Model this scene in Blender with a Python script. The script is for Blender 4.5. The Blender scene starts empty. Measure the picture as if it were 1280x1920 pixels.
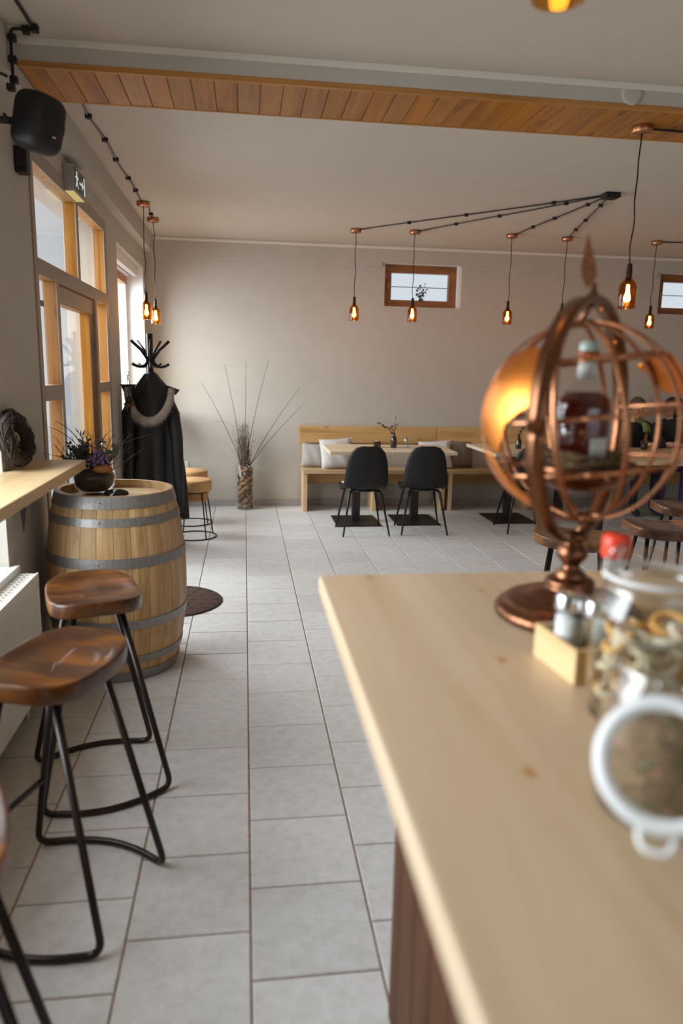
import bpy, bmesh, math, random
from mathutils import Vector, Matrix, Quaternion
PI = math.pi
R = math.radians
random.seed(7)
scene = bpy.context.scene
col = scene.collection

# ---------------------------------------------------------------- camera
CAMH = 1.532
pitch, yaw, roll = 0.1924, 0.1341, 0.0199
fwd = Vector((math.sin(yaw)*math.cos(pitch), math.cos(yaw)*math.cos(pitch), -math.sin(pitch)))
rgt0 = Vector((math.cos(yaw), -math.sin(yaw), 0)); up0 = rgt0.cross(fwd)
rgt = math.cos(roll)*rgt0 + math.sin(roll)*up0
upv = -math.sin(roll)*rgt0 + math.cos(roll)*up0
camd = bpy.data.cameras.new('camera'); cam = bpy.data.objects.new('camera', camd); col.objects.link(cam)
M = Matrix((rgt, upv, -fwd)).transposed().to_4x4(); M.translation = Vector((0, 0, CAMH)); cam.matrix_world = M
camd.sensor_fit = 'VERTICAL'; camd.sensor_height = 36.0; camd.sensor_width = 24.0
camd.lens = 1362.9/1920*36.0
camd.clip_start = 0.02; camd.clip_end = 200
camd.dof.use_dof = True; camd.dof.focus_distance = 4.6; camd.dof.aperture_fstop = 1.7; camd.dof.aperture_blades = 0
scene.camera = cam

# ---------------------------------------------------------------- world, daylight, exposure
w = bpy.data.worlds.new('overcast'); scene.world = w; w.use_nodes = True
bg = w.node_tree.nodes['Background']; bg.inputs[0].default_value = (0.86, 0.93, 1.0, 1); bg.inputs[1].default_value = 0.72
def area(name, loc, aim, sx, sy, watts, colr, spread=150):
    l = bpy.data.lights.new(name, 'AREA'); l.shape = 'RECTANGLE'; l.size = sx; l.size_y = sy; l.energy = watts; l.color = colr; l.spread = R(spread)
    o = bpy.data.objects.new(name, l); col.objects.link(o); o.location = loc
    o.rotation_euler = Vector(aim).to_track_quat('-Z', 'Z').to_euler(); o['kind'] = 'helper'
    return o
DAY = (0.87, 0.94, 1.0)
area('daylight_far_window', (-2.2, 7.1, 2.35), (1, 0.04, -0.5), 2.6, 2.2, 225, DAY, 150)
area('daylight_door', (-2.2, 4.9, 2.2), (1, 0, -0.5), 2.2, 2.2, 95, DAY, 140)
area('daylight_near_window', (-2.2, 1.75, 2.2), (1, 0, -0.55), 3.4, 2.2, 225, DAY, 145)
area('fill_behind_camera', (2.3, -3.2, 2.2), (0, 1, -0.55), 4.5, 2.0, 22, DAY, 150)  # added fill lamp, shining in through an unseen opening behind the camera
vs = scene.view_settings
scene.display_settings.display_device = 'sRGB'
vs.view_transform = 'Standard'; vs.look = 'None'; vs.gamma = 1.0; vs.use_curve_mapping = False; vs.exposure = 0.17
cy = scene.cycles
cy.use_denoising = True; cy.max_bounces = 10; cy.diffuse_bounces = 5; cy.glossy_bounces = 4; cy.transparent_max_bounces = 24
cy.transmission_bounces = 8; cy.caustics_reflective = False; cy.caustics_refractive = False; cy.sample_clamp_indirect = 4.0

# ---------------------------------------------------------------- materials
MATS = {}
def newmat(name):
    m = bpy.data.materials.new(name); m.use_nodes = True; m.node_tree.nodes.clear()
    o = m.node_tree.nodes.new('ShaderNodeOutputMaterial'); MATS[name] = m
    return m, m.node_tree.nodes, m.node_tree.links, o
def c4(c): return (c[0], c[1], c[2], 1)
def ramp(N, stops):
    r = N.new('ShaderNodeValToRGB'); e = r.color_ramp.elements
    while len(e) < len(stops): e.new(0.5)
    for k, (p, c) in enumerate(stops): e[k].position = p; e[k].color = c4(c)
    return r
def coords(N, L, scale, rot=(0, 0, 0), kind='Object'):
    t = N.new('ShaderNodeTexCoord'); mp = N.new('ShaderNodeMapping'); mp.inputs['Scale'].default_value = scale; mp.inputs['Rotation'].default_value = rot
    L.new(t.outputs[kind], mp.inputs['Vector']); return mp.outputs['Vector']
def rand_shift(N, L, vec):
    oi = N.new('ShaderNodeObjectInfo'); mu = N.new('ShaderNodeMath'); mu.operation = 'MULTIPLY'; mu.inputs[1].default_value = 37.0
    L.new(oi.outputs['Random'], mu.inputs[0]); ad = N.new('ShaderNodeVectorMath'); ad.operation = 'ADD'
    L.new(vec, ad.inputs[0]); L.new(mu.outputs[0], ad.inputs[1]); return ad.outputs[0], oi
def plain(name, colr, rough=0.6, metal=0.0, noise=0.0, nscale=8, bump=0.0, bscale=60, spec=0.5, coat=0.0, sheen=0.0):
    m, N, L, o = newmat(name); b = N.new('ShaderNodeBsdfPrincipled'); L.new(b.outputs[0], o.inputs[0])
    b.inputs['Base Color'].default_value = c4(colr); b.inputs['Roughness'].default_value = rough; b.inputs['Metallic'].default_value = metal
    b.inputs['Specular IOR Level'].default_value = spec; b.inputs['Coat Weight'].default_value = coat
    if sheen: b.inputs['Sheen Weight'].default_value = sheen
    if noise:
        v = coords(N, L, (nscale,)*3); n = N.new('ShaderNodeTexNoise'); n.inputs['Detail'].default_value = 5; L.new(v, n.inputs['Vector'])
        lo = [max(0, x*(1-noise)) for x in colr]; hi = [min(1, x*(1+noise)) for x in colr]
        r = ramp(N, [(0.3, lo), (0.7, hi)]); L.new(n.outputs[0], r.inputs[0]); L.new(r.outputs[0], b.inputs['Base Color'])
    if bump:
        v = coords(N, L, (bscale,)*3); n2 = N.new('ShaderNodeTexNoise'); n2.inputs['Detail'].default_value = 4; L.new(v, n2.inputs['Vector'])
        bm = N.new('ShaderNodeBump'); bm.inputs['Strength'].default_value = bump; bm.inputs['Distance'].default_value = 0.01; L.new(n2.outputs[0], bm.inputs['Height']); L.new(bm.outputs[0], b.inputs['Normal'])
    return m
def wood(name, c0, c1, c2, grain='y', rough=0.5, scale=1.0, knots=None, stretch=14.0, coat=0.0, spec=0.4, bump=0.06):
    """c0 dark line, c1 mid, c2 light; grain axis in object space"""
    m, N, L, o = newmat(name); b = N.new('ShaderNodeBsdfPrincipled'); L.new(b.outputs[0], o.inputs[0])
    b.inputs['Roughness'].default_value = rough; b.inputs['Specular IOR Level'].default_value = spec; b.inputs['Coat Weight'].default_value = coat
    s = {'x': (1, stretch, stretch), 'y': (stretch, 1, stretch), 'z': (stretch, stretch, 1)}[grain]
    v = coords(N, L, tuple(scale*k for k in s)); v, oi = rand_shift(N, L, v)
    n = N.new('ShaderNodeTexNoise'); n.inputs['Scale'].default_value = 1.0; n.inputs['Detail'].default_value = 6; n.inputs['Roughness'].default_value = 0.6; n.inputs['Distortion'].default_value = 0.6
    L.new(v, n.inputs['Vector'])
    r = ramp(N, [(0.28, c0), (0.47, c1), (0.72, c2)]); L.new(n.outputs[0], r.inputs[0])
    out = r.outputs[0]
    n2 = N.new('ShaderNodeTexNoise'); n2.inputs['Scale'].default_value = 0.16; n2.inputs['Detail'].default_value = 2; L.new(v, n2.inputs['Vector'])
    hs = N.new('ShaderNodeHueSaturation'); mr = N.new('ShaderNodeMapRange'); mr.inputs['From Min'].default_value = 0.3; mr.inputs['From Max'].default_value = 0.7; mr.inputs['To Min'].default_value = 0.86; mr.inputs['To Max'].default_value = 1.12
    L.new(n2.outputs[0], mr.inputs['Value']); L.new(mr.outputs[0], hs.inputs['Value']); L.new(out, hs.inputs['Color']); out = hs.outputs[0]
    mr2 = N.new('ShaderNodeMapRange'); mr2.inputs['To Min'].default_value = 0.93; mr2.inputs['To Max'].default_value = 1.07; L.new(oi.outputs['Random'], mr2.inputs['Value']); L.new(mr2.outputs[0], hs.inputs['Saturation'])
    if knots:
        kv = coords(N, L, knots[1]); kv, _ = rand_shift(N, L, kv); vo = N.new('ShaderNodeTexVoronoi'); vo.inputs['Scale'].default_value = 1.0; vo.voronoi_dimensions = '2D' if knots[1][2] == 0 else '3D'; L.new(kv, vo.inputs['Vector'])
        kr = ramp(N, [(0.0, (1, 1, 1)), (knots[2], (0.75, 0.75, 0.75)), (knots[2]*1.7, (0, 0, 0))]); L.new(vo.outputs['Distance'], kr.inputs[0])
        mx = N.new('ShaderNodeMix'); mx.data_type = 'RGBA'; L.new(kr.outputs[0], mx.inputs['Factor']); L.new(out, mx.inputs['A']); mx.inputs['B'].default_value = c4(knots[0]); out = mx.outputs['Result']
    L.new(out, b.inputs['Base Color'])
    if bump:
        bm = N.new('ShaderNodeBump'); bm.inputs['Strength'].default_value = bump; bm.inputs['Distance'].default_value = 0.004; L.new(n.outputs[0], bm.inputs['Height']); L.new(bm.outputs[0], b.inputs['Normal'])
    return m
def glassy(name, tint=(1, 1, 1), rough=0.02, gl=0.04, kr=0.8, gcol=(1, 1, 1)):
    """clear sheet: tinted see-through plus mirror that grows at grazing angles"""
    m, N, L, o = newmat(name); t = N.new('ShaderNodeBsdfTransparent'); t.inputs[0].default_value = c4(tint)
    g = N.new('ShaderNodeBsdfGlossy'); g.inputs['Roughness'].default_value = rough; g.inputs[0].default_value = c4(gcol)
    f = N.new('ShaderNodeLayerWeight'); f.inputs[0].default_value = 0.5; pw = N.new('ShaderNodeMath'); pw.operation = 'POWER'; pw.inputs[1].default_value = 5.0; L.new(f.outputs['Facing'], pw.inputs[0])
    ad = N.new('ShaderNodeMath'); ad.operation = 'MULTIPLY_ADD'; ad.use_clamp = True; ad.inputs[1].default_value = kr; ad.inputs[2].default_value = gl; L.new(pw.outputs[0], ad.inputs[0])
    mx = N.new('ShaderNodeMixShader'); L.new(ad.outputs[0], mx.inputs[0]); L.new(t.outputs[0], mx.inputs[1]); L.new(g.outputs[0], mx.inputs[2]); L.new(mx.outputs[0], o.inputs[0])
    return m
def emit(name, colr, s):
    m, N, L, o = newmat(name); e = N.new('ShaderNodeEmission'); e.inputs[0].default_value = c4(colr); e.inputs[1].default_value = s; L.new(e.outputs[0], o.inputs[0]); return m

WALL = plain('greige_wall_paint', (0.495, 0.457, 0.398), 0.85, noise=0.03, nscale=1.5, bump=0.05, bscale=90, spec=0.2)
CEIL = plain('ceiling_paint', (0.58, 0.515, 0.435), 0.9, noise=0.02, nscale=1.0, spec=0.2)
COVE = plain('white_coving_paint', (0.72, 0.67, 0.59), 0.8, spec=0.2)
BASEB = plain('grey_baseboard', (0.36, 0.34, 0.32), 0.6)
GROUT = plain('brown_grout', (0.25, 0.155, 0.105), 0.95, noise=0.3, nscale=12)
WINWHITE = plain('white_window_paint', (0.80, 0.80, 0.79), 0.5)
PINEO = wood('orange_pine', (0.19, 0.058, 0.007), (0.35, 0.130, 0.017), (0.43, 0.180, 0.028), 'y', 0.45, 1.2, knots=((0.20, 0.075, 0.02), (9, 4, 9), 0.13))
PINEZ = wood('orange_pine_upright', (0.22, 0.080, 0.011), (0.38, 0.155, 0.024), (0.45, 0.20, 0.038), 'z', 0.45, 1.2, knots=((0.25, 0.10, 0.03), (9, 9, 3.0), 0.10))
PINEX = wood('orange_pine_strip', (0.28, 0.11, 0.02), (0.43, 0.185, 0.038), (0.50, 0.235, 0.055), 'x', 0.45, 1.2)
TAUPE = plain('taupe_wood_paint', (0.33, 0.265, 0.205), 0.55, noise=0.05, nscale=4, spec=0.4)
DKFRAME = wood('dark_red_window_wood', (0.15, 0.050, 0.010), (0.27, 0.098, 0.020), (0.33, 0.13, 0.03), 'x', 0.4, 1.5)
OAK = wood('light_oak', (0.44, 0.27, 0.125), (0.60, 0.40, 0.205), (0.68, 0.475, 0.265), 'x', 0.45, 0.9)
OAKZ = wood('light_oak_upright', (0.48, 0.31, 0.15), (0.63, 0.43, 0.23), (0.70, 0.50, 0.29), 'z', 0.45, 0.9)
OAKD = wood('honey_oak_board', (0.36, 0.19, 0.06), (0.56, 0.33, 0.125), (0.64, 0.41, 0.18), 'x', 0.45, 0.9, knots=((0.30, 0.15, 0.05), (2.2, 7, 7), 0.05))
PALE = wood('pale_tabletop', (0.56, 0.43, 0.29), (0.68, 0.55, 0.39), (0.74, 0.61, 0.45), 'x', 0.4, 0.9)
SHELFW = wood('shelf_spruce', (0.55, 0.36, 0.175), (0.66, 0.47, 0.265), (0.72, 0.54, 0.33), 'y', 0.42, 0.8, knots=((0.42, 0.22, 0.08), (5, 2.0, 5), 0.035))
COUNTW = wood('counter_spruce', (0.50, 0.335, 0.185), (0.60, 0.435, 0.27), (0.68, 0.52, 0.355), 'y', 0.34, 0.75, knots=((0.45, 0.20, 0.05), (4.2, 2.6, 0), 0.026), bump=0.02)
CABW = wood('dark_cabinet_wood', (0.050, 0.018, 0.007), (0.095, 0.036, 0.015), (0.14, 0.058, 0.026), 'z', 0.6, 1.2, spec=0.2)
WALNUT = wood('worn_walnut_seat', (0.030, 0.012, 0.007), (0.075, 0.027, 0.011), (0.30, 0.105, 0.018), 'x', 0.30, 2.2, stretch=4.0, coat=0.2, bump=0.03)
BARREL = wood('barrel_oak', (0.27, 0.13, 0.042), (0.50, 0.31, 0.14), (0.62, 0.425, 0.23), 'z', 0.5, 1.5, stretch=8, knots=((0.25, 0.12, 0.04), (6, 6, 2.3), 0.06))
BARRELH = wood('barrel_head_oak', (0.40, 0.25, 0.12), (0.60, 0.43, 0.25), (0.68, 0.52, 0.33), 'x', 0.55, 1.3)
HOOP = plain('galvanised_hoop', (0.30, 0.285, 0.27), 0.48, 0.7, noise=0.12, nscale=14)
BLACKM = plain('black_metal', (0.014, 0.012, 0.012), 0.38, 0.4)
BROWNM = plain('dark_brown_tube', (0.022, 0.014, 0.011), 0.30, 0.35)
BLACKP = plain('black_plastic', (0.011, 0.0105, 0.0105), 0.55, spec=0.35)
CHAIRB = plain('black_chair_leather', (0.010, 0.0095, 0.0095), 0.58, bump=0.04, bscale=150, spec=0.35)
PEWTER = plain('dark_steel_plate', (0.035, 0.026, 0.023), 0.45, 0.5)
COPPER = plain('polished_copper', (0.62, 0.27, 0.125), 0.30, 1.0)
COPPERD = plain('brushed_copper', (0.50, 0.22, 0.11), 0.35, 1.0, noise=0.25, nscale=30)
BRONZE = plain('antique_copper', (0.20, 0.085, 0.042), 0.30, 0.95, noise=0.35, nscale=25)
COPPERG = plain('bright_copper_sheet', (0.82, 0.27, 0.05), 0.36, 1.0)
AMBER = glassy('amber_bottle_glass', (0.86, 0.60, 0.26), 0.03, 0.03)
CLEAR = glassy('clear_glass', (0.97, 0.985, 0.98), 0.01, 0.02, 0.7)
JARG = glassy('jar_glass', (0.955, 0.965, 0.96), 0.05, 0.035, 0.7)
PANE = glassy('window_pane', (0.985, 0.99, 0.99), 0.004, 0.02, 0.75)
BULB = emit('warm_filament_bulb', (1.0, 0.60, 0.20), 105)
WHITEP = plain('white_plastic', (0.78, 0.77, 0.74), 0.4)
RADW = plain('radiator_enamel', (0.80, 0.77, 0.70), 0.35)
RUBBER = plain('white_rubber', (0.82, 0.84, 0.84), 0.5)
STEEL = plain('bright_steel', (0.70, 0.70, 0.70), 0.2, 1.0)
CORK = plain('cork', (0.47, 0.235, 0.085), 0.8, noise=0.25, nscale=45, bump=0.15, bscale=120)
CORKT = plain('cork_top', (0.58, 0.33, 0.14), 0.8, noise=0.2, nscale=45, bump=0.15, bscale=120)
COATB = plain('black_quilted_cloth', (0.012, 0.0115, 0.0115), 0.50, bump=0.35, bscale=18, spec=0.4)
FUR = plain('grey_brown_fur', (0.36, 0.295, 0.245), 0.9, noise=0.6, nscale=35)
TWIG = plain('brown_twig', (0.075, 0.045, 0.030), 0.8, noise=0.4, nscale=20)
TWIGD = plain('dry_pale_twig', (0.17, 0.115, 0.075), 0.85, noise=0.4, nscale=20)
BARK = plain('log_bark', (0.15, 0.085, 0.05), 0.9, noise=0.5, nscale=25)
LOGW = plain('peeled_wood', (0.36, 0.20, 0.10), 0.85, noise=0.3, nscale=25)
WREATH = plain('dark_wreath_twigs', (0.036, 0.022, 0.015), 0.9, noise=0.6, nscale=30)
LEAF = plain('eucalyptus_leaf', (0.115, 0.145, 0.115), 0.6, noise=0.3, nscale=10)
HERB = plain('grey_green_sprig', (0.075, 0.095, 0.07), 0.7, noise=0.4, nscale=20)
LEAFD = plain('dark_sprig', (0.045, 0.045, 0.042), 0.6, noise=0.3, nscale=10)
LILAC = plain('lilac_blossom', (0.24, 0.15, 0.29), 0.8, noise=0.35, nscale=30)
SOIL = plain('dark_soil', (0.065, 0.036, 0.022), 0.9, noise=0.5, nscale=40)
SEEDP = plain('orange_seed_head', (0.36, 0.14, 0.035), 0.8, noise=0.3, nscale=40)
MAT_ = plain('brown_coir_mat', (0.085, 0.043, 0.028), 0.95, noise=0.4, nscale=30, bump=0.6, bscale=80)
MATP = plain('dark_mat_pattern', (0.045, 0.022, 0.016), 0.95, noise=0.3, nscale=40)
CUSHG = plain('grey_linen', (0.40, 0.365, 0.33), 0.9, noise=0.08, nscale=12, bump=0.25, bscale=220)
CUSHW = plain('pale_linen', (0.60, 0.57, 0.54), 0.9, noise=0.06, nscale=12, bump=0.25, bscale=220)
CUSHB = plain('brown_grey_linen', (0.235, 0.19, 0.155), 0.9, noise=0.1, nscale=12, bump=0.25, bscale=220)
AMBERD = glassy('brown_bottle_glass', (0.20, 0.075, 0.025), 0.05, 0.05)
SALMON = plain('salmon_cushion', (0.55, 0.30, 0.24), 0.9)
SKIN = plain('skin', (0.55, 0.30, 0.20), 0.55)
HAIRD = plain('dark_hair', (0.014, 0.009, 0.008), 0.5, noise=0.4, nscale=30)
HAIRB = plain('short_brown_hair', (0.085, 0.045, 0.028), 0.6, noise=0.3, nscale=30)
CLOTHK = plain('black_jacket', (0.014, 0.014, 0.016), 0.8)
CLOTHN = plain('dark_trousers', (0.028, 0.026, 0.035), 0.85)
CLOTHP = plain('purple_cloth', (0.105, 0.045, 0.14), 0.85)
SCARF = plain('green_scarf', (0.22, 0.27, 0.07), 0.85)
RED = plain('red_cap_plastic', (0.78, 0.055, 0.02), 0.35)
WINE = glassy('dark_red_liquid', (0.14, 0.02, 0.02), 0.05, 0.05)
WINEB = plain('deep_red_drink', (0.12, 0.012, 0.010), 0.15, coat=0.5)
PAPER = plain('white_paper_label', (0.70, 0.72, 0.66), 0.7)
CORKRED = plain('red_brown_stopper', (0.36, 0.09, 0.03), 0.5)
STRAW = plain('straw_fibre', (0.20, 0.115, 0.05), 0.85, noise=0.6, nscale=40)
ORANGE = plain('dried_orange_slice', (0.72, 0.38, 0.09), 0.6, noise=0.3, nscale=30)
CREAM = plain('cream_ring', (0.72, 0.60, 0.42), 0.7)
TEA = plain('dried_tea_leaves', (0.30, 0.19, 0.11), 0.9, noise=0.8, nscale=30)
TEAG = plain('dried_green_leaves', (0.22, 0.21, 0.11), 0.9, noise=0.6, nscale=30)
TEAR = plain('dried_red_petals', (0.52, 0.26, 0.17), 0.8, noise=0.4, nscale=30)
BOXW = wood('small_crate_pine', (0.58, 0.38, 0.17), (0.70, 0.50, 0.26), (0.76, 0.58, 0.34), 'y', 0.5, 1.5)
SALT = plain('white_salt', (0.80, 0.81, 0.80), 0.7)
SAUCE = plain('red_sauce', (0.22, 0.03, 0.02), 0.4)
SIGNG = plain('sign_grey_case', (0.34, 0.31, 0.28), 0.5)
SIGND = plain('sign_green_plate', (0.035, 0.06, 0.045), 0.4)
SIGNL = emit('sign_lit_white', (0.85, 0.95, 0.88), 0.55)
SIGNY = emit('sign_warm_strip', (1.0, 0.78, 0.30), 0.5)
WCHAIN = plain('white_bead_chain', (0.80, 0.79, 0.75), 0.4)
OUTBAR = plain('outside_bar_metal', (0.10, 0.10, 0.11), 0.5)
# floor tile: pale grey stoneware with soft clouds and a slight sheen
m, N, L, o = newmat('pale_grey_floor_tile'); b = N.new('ShaderNodeBsdfPrincipled'); L.new(b.outputs[0], o.inputs[0])
v = coords(N, L, (5, 5, 5)); v, oi = rand_shift(N, L, v)
n = N.new('ShaderNodeTexNoise'); n.inputs['Detail'].default_value = 6; n.inputs['Roughness'].default_value = 0.65; L.new(v, n.inputs['Vector'])
r = ramp(N, [(0.25, (0.56, 0.545, 0.52)), (0.55, (0.67, 0.66, 0.645)), (0.8, (0.73, 0.72, 0.705))]); L.new(n.outputs[0], r.inputs[0])
hs = N.new('ShaderNodeHueSaturation'); mr = N.new('ShaderNodeMapRange'); mr.inputs['To Min'].default_value = 0.93; mr.inputs['To Max'].default_value = 1.05
L.new(oi.outputs['Random'], mr.inputs['Value']); L.new(mr.outputs[0], hs.inputs['Value']); L.new(r.outputs[0], hs.inputs['Color']); L.new(hs.outputs[0], b.inputs['Base Color'])
b.inputs['Roughness'].default_value = 0.42; b.inputs['Specular IOR Level'].default_value = 0.45
v2 = coords(N, L, (60, 60, 60)); n2 = N.new('ShaderNodeTexNoise'); n2.inputs['Detail'].default_value = 3; L.new(v2, n2.inputs['Vector'])
bmp = N.new('ShaderNodeBump'); bmp.inputs['Strength'].default_value = 0.08; bmp.inputs['Distance'].default_value = 0.004; L.new(n2.outputs[0], bmp.inputs['Height']); L.new(bmp.outputs[0], b.inputs['Normal'])
TILE = m

# ---------------------------------------------------------------- mesh helpers
class MB:
    """collects shapes; build() links them as one mesh object"""
    def __init__(s): s.v = []; s.f = []; s.sm = []; s.mi = []; s.cur = 0
    def add(s, vs, fs, smooth=False):
        k = len(s.v); s.v += [tuple(p) for p in vs]; s.f += [tuple(i+k for i in f) for f in fs]; s.sm += [smooth]*len(fs); s.mi += [s.cur]*len(fs); return s
    def box(s, x0, x1, y0, y1, z0, z1, bev=0.0):
        if bev <= 0:
            vs = [(x, y, z) for z in (z0, z1) for y in (y0, y1) for x in (x0, x1)]
            return s.add(vs, [(0, 2, 3, 1), (4, 5, 7, 6), (0, 1, 5, 4), (2, 6, 7, 3), (0, 4, 6, 2), (1, 3, 7, 5)])
        bm = bmesh.new(); bmesh.ops.create_cube(bm, size=1.0)
        for q in bm.verts: q.co = Vector(((x0+x1)/2+q.co.x*(x1-x0), (y0+y1)/2+q.co.y*(y1-y0), (z0+z1)/2+q.co.z*(z1-z0)))
        bmesh.ops.bevel(bm, geom=list(bm.edges), offset=bev, segments=2, affect='EDGES', profile=0.6)
        return s.bm(bm)
    def bm(s, bm, smooth=False, mat=None):
        bm.verts.index_update(); vs = [(mat @ q.co if mat else q.co) for q in bm.verts]; fs = [[q.index for q in f.verts] for f in bm.faces]; bm.free(); return s.add(vs, fs, smooth)
    def merge(s, other, mat=None):
        k = len(s.v); s.v += [tuple(mat @ Vector(p)) if mat else p for p in other.v]; s.f += [tuple(i+k for i in f) for f in other.f]; s.sm += other.sm; s.mi += other.mi; return s
    def lathe(s, prof, seg=24, c=(0, 0, 0), cap0=False, cap1=False, smooth=True, a0=0.0):
        vs = []; fs = []; n = len(prof)
        for r_, z in prof:
            for k in range(seg):
                a = a0+2*PI*k/seg; vs.append((c[0]+r_*math.cos(a), c[1]+r_*math.sin(a), c[2]+z))
        for i in range(n-1):
            for k in range(seg):
                k2 = (k+1) % seg; fs.append((i*seg+k, i*seg+k2, (i+1)*seg+k2, (i+1)*seg+k))
        if cap0: fs.append(tuple(reversed(range(seg))))
        if cap1: fs.append(tuple((n-1)*seg+k for k in range(seg)))
        return s.add(vs, fs, smooth)
    def tube(s, pts, rad, seg=8, closed=False, caps=True, smooth=True):
        pts = [Vector(p) for p in pts]; n = len(pts); rr = rad if isinstance(rad, (list, tuple)) else [rad]*n
        tan = []
        for i in range(n):
            if closed: t = pts[(i+1) % n]-pts[i-1]
            else: t = pts[min(i+1, n-1)]-pts[max(i-1, 0)]
            tan.append(t.normalized() if t.length > 1e-9 else Vector((0, 0, 1)))
        ref = Vector((0, 0, 1)) if abs(tan[0].z) < 0.9 else Vector((1, 0, 0))
        nv = (ref-ref.dot(tan[0])*tan[0]).normalized(); vs = []
        for i in range(n):
            if i: nv = (nv-nv.dot(tan[i])*tan[i]); nv = nv.normalized() if nv.length > 1e-6 else Vector((1, 0, 0))
            bv = tan[i].cross(nv)
            for k in range(seg):
                a = 2*PI*k/seg; vs.append(pts[i]+rr[i]*(math.cos(a)*nv+math.sin(a)*bv))
        fs = []
        for i in range(n if closed else n-1):
            j = (i+1) % n
            for k in range(seg):
                k2 = (k+1) % seg; fs.append((i*seg+k, i*seg+k2, j*seg+k2, j*seg+k))
        if caps and not closed:
            fs.append(tuple(reversed(range(seg)))); fs.append(tuple((n-1)*seg+k for k in range(seg)))
        return s.add(vs, fs, smooth)
    def ball(s, c, rx, ry=None, rz=None, seg=12, rings=8, rot=None):
        ry = rx if ry is None else ry; rz = rx if rz is None else rz; vs = []; c = Vector(c)
        for i in range(rings+1):
            t = PI*i/rings
            for k in range(seg):
                a = 2*PI*k/seg; p = Vector((rx*math.sin(t)*math.cos(a), ry*math.sin(t)*math.sin(a), rz*math.cos(t)))
                if rot: p = rot @ p
                vs.append(c+p)
        fs = []
        for i in range(rings):
            for k in range(seg):
                k2 = (k+1) % seg; fs.append((i*seg+k, (i+1)*seg+k, (i+1)*seg+k2, i*seg+k2))
        return s.add(vs, fs, True)
    def prism(s, poly, axis, d0, d1):
        """poly of (u,v); axis x: (d,u,v) y: (u,d,v) z: (u,v,d)"""
        f = {'x': lambda u, v, d: (d, u, v), 'y': lambda u, v, d: (u, d, v), 'z': lambda u, v, d: (u, v, d)}[axis]
        n = len(poly); vs = [f(u, v, d0) for u, v in poly]+[f(u, v, d1) for u, v in poly]
        fs = [tuple(reversed(range(n))), tuple(range(n, 2*n))]+[(i, (i+1) % n, n+(i+1) % n, n+i) for i in range(n)]
        return s.add(vs, fs)
    def strip(s, pts, nrm, wv, th):
        """flat bent strap: centre line pts, per-point normal and width vectors"""
        vs = []; fs = []; n = len(pts)
        for p, q, x in zip(pts, nrm, wv):
            p = Vector(p); q = Vector(q)*th/2; x = Vector(x)/2
            vs += [p-q-x, p-q+x, p+q+x, p+q-x]
        for i in range(n-1):
            for k in range(4):
                k2 = (k+1) % 4; fs.append((4*i+k, 4*i+k2, 4*i+4+k2, 4*i+4+k))
        fs += [(3, 2, 1, 0), (4*n-4, 4*n-3, 4*n-2, 4*n-1)]
        return s.add(vs, fs, True)
    def mesh(s, name, mats):
        me = bpy.data.meshes.new(name); me.from_pydata(s.v, [], s.f)
        for mt in (mats if isinstance(mats, (list, tuple)) else [mats]): me.materials.append(mt)
        me.polygons.foreach_set('use_smooth', s.sm); me.polygons.foreach_set('material_index', s.mi); me.update()
        bm = bmesh.new(); bm.from_mesh(me); bmesh.ops.recalc_face_normals(bm, faces=list(bm.faces)); bm.to_mesh(me); bm.free()
        return me
    def build(s, name, mats, parent=None, loc=None, rot=None, auto=True):
        o = bpy.data.objects.new(name, s.mesh(name, mats)); col.objects.link(o)
        if parent: o.parent = parent
        if loc is not None: o.location = loc
        if rot is not None: o.rotation_euler = rot
        return o
def tag(o, label, cat, group=None, kind=None):
    o['label'] = label; o['category'] = cat
    if group: o['group'] = group
    if kind: o['kind'] = kind
    return o
def thing(name, label, cat, loc=(0, 0, 0), rz=0.0, group=None, rot=None):
    o = bpy.data.objects.new(name, None); o.empty_display_size = 0.05; col.objects.link(o); o.location = loc
    o.rotation_euler = rot if rot else (0, 0, rz)
    return tag(o, label, cat, group)
def struct(name, mb, mats, parent=None):
    o = mb.build(name, mats, parent)
    if not parent: o['kind'] = 'structure'
    return o
def child(src, name, parent, loc=(0, 0, 0), rot=(0, 0, 0), scale=None):
    """a further copy of a part that shares its mesh"""
    c = bpy.data.objects.new(name, src.data if isinstance(src, bpy.types.Object) else src); col.objects.link(c); c.parent = parent; c.location = loc; c.rotation_euler = rot
    if scale: c.scale = scale
    return c
def dup(root, loc, rz, label, group=None, rot=None):
    def cp(o, par):
        c = o.copy(); col.objects.link(c); c.parent = par
        for ch in list(o.children): cp(ch, c)
        return c
    r_ = cp(root, None); r_.location = loc; r_.rotation_euler = rot if rot else (0, 0, rz); r_['label'] = label
    if group: r_['group'] = group
    return r_
def bez(p0, p1, p2, n=12):
    p0, p1, p2 = Vector(p0), Vector(p1), Vector(p2); return [(1-t)**2*p0+2*t*(1-t)*p1+t*t*p2 for t in [i/n for i in range(n+1)]]
def round_path(pts, rad, n=5):
    """polyline with rounded corners"""
    pts = [Vector(p) for p in pts]; out = [pts[0]]
    for i in range(1, len(pts)-1):
        a, b_, c = pts[i-1], pts[i], pts[i+1]; d1 = (a-b_); d2 = (c-b_); q = min(rad, d1.length*0.45, d2.length*0.45)
        s_ = b_+d1.normalized()*q; e_ = b_+d2.normalized()*q; out += bez(s_, b_, e_, n)
    return out+[pts[-1]]
def ss(t): t = max(0, min(1, t)); return t*t*(3-2*t)

# ================================================================ SETTING
XW = -1.02; YB = 8.20; ZC = 2.87; XR = 6.0; YF = -2.2; WT = 0.30
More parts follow.
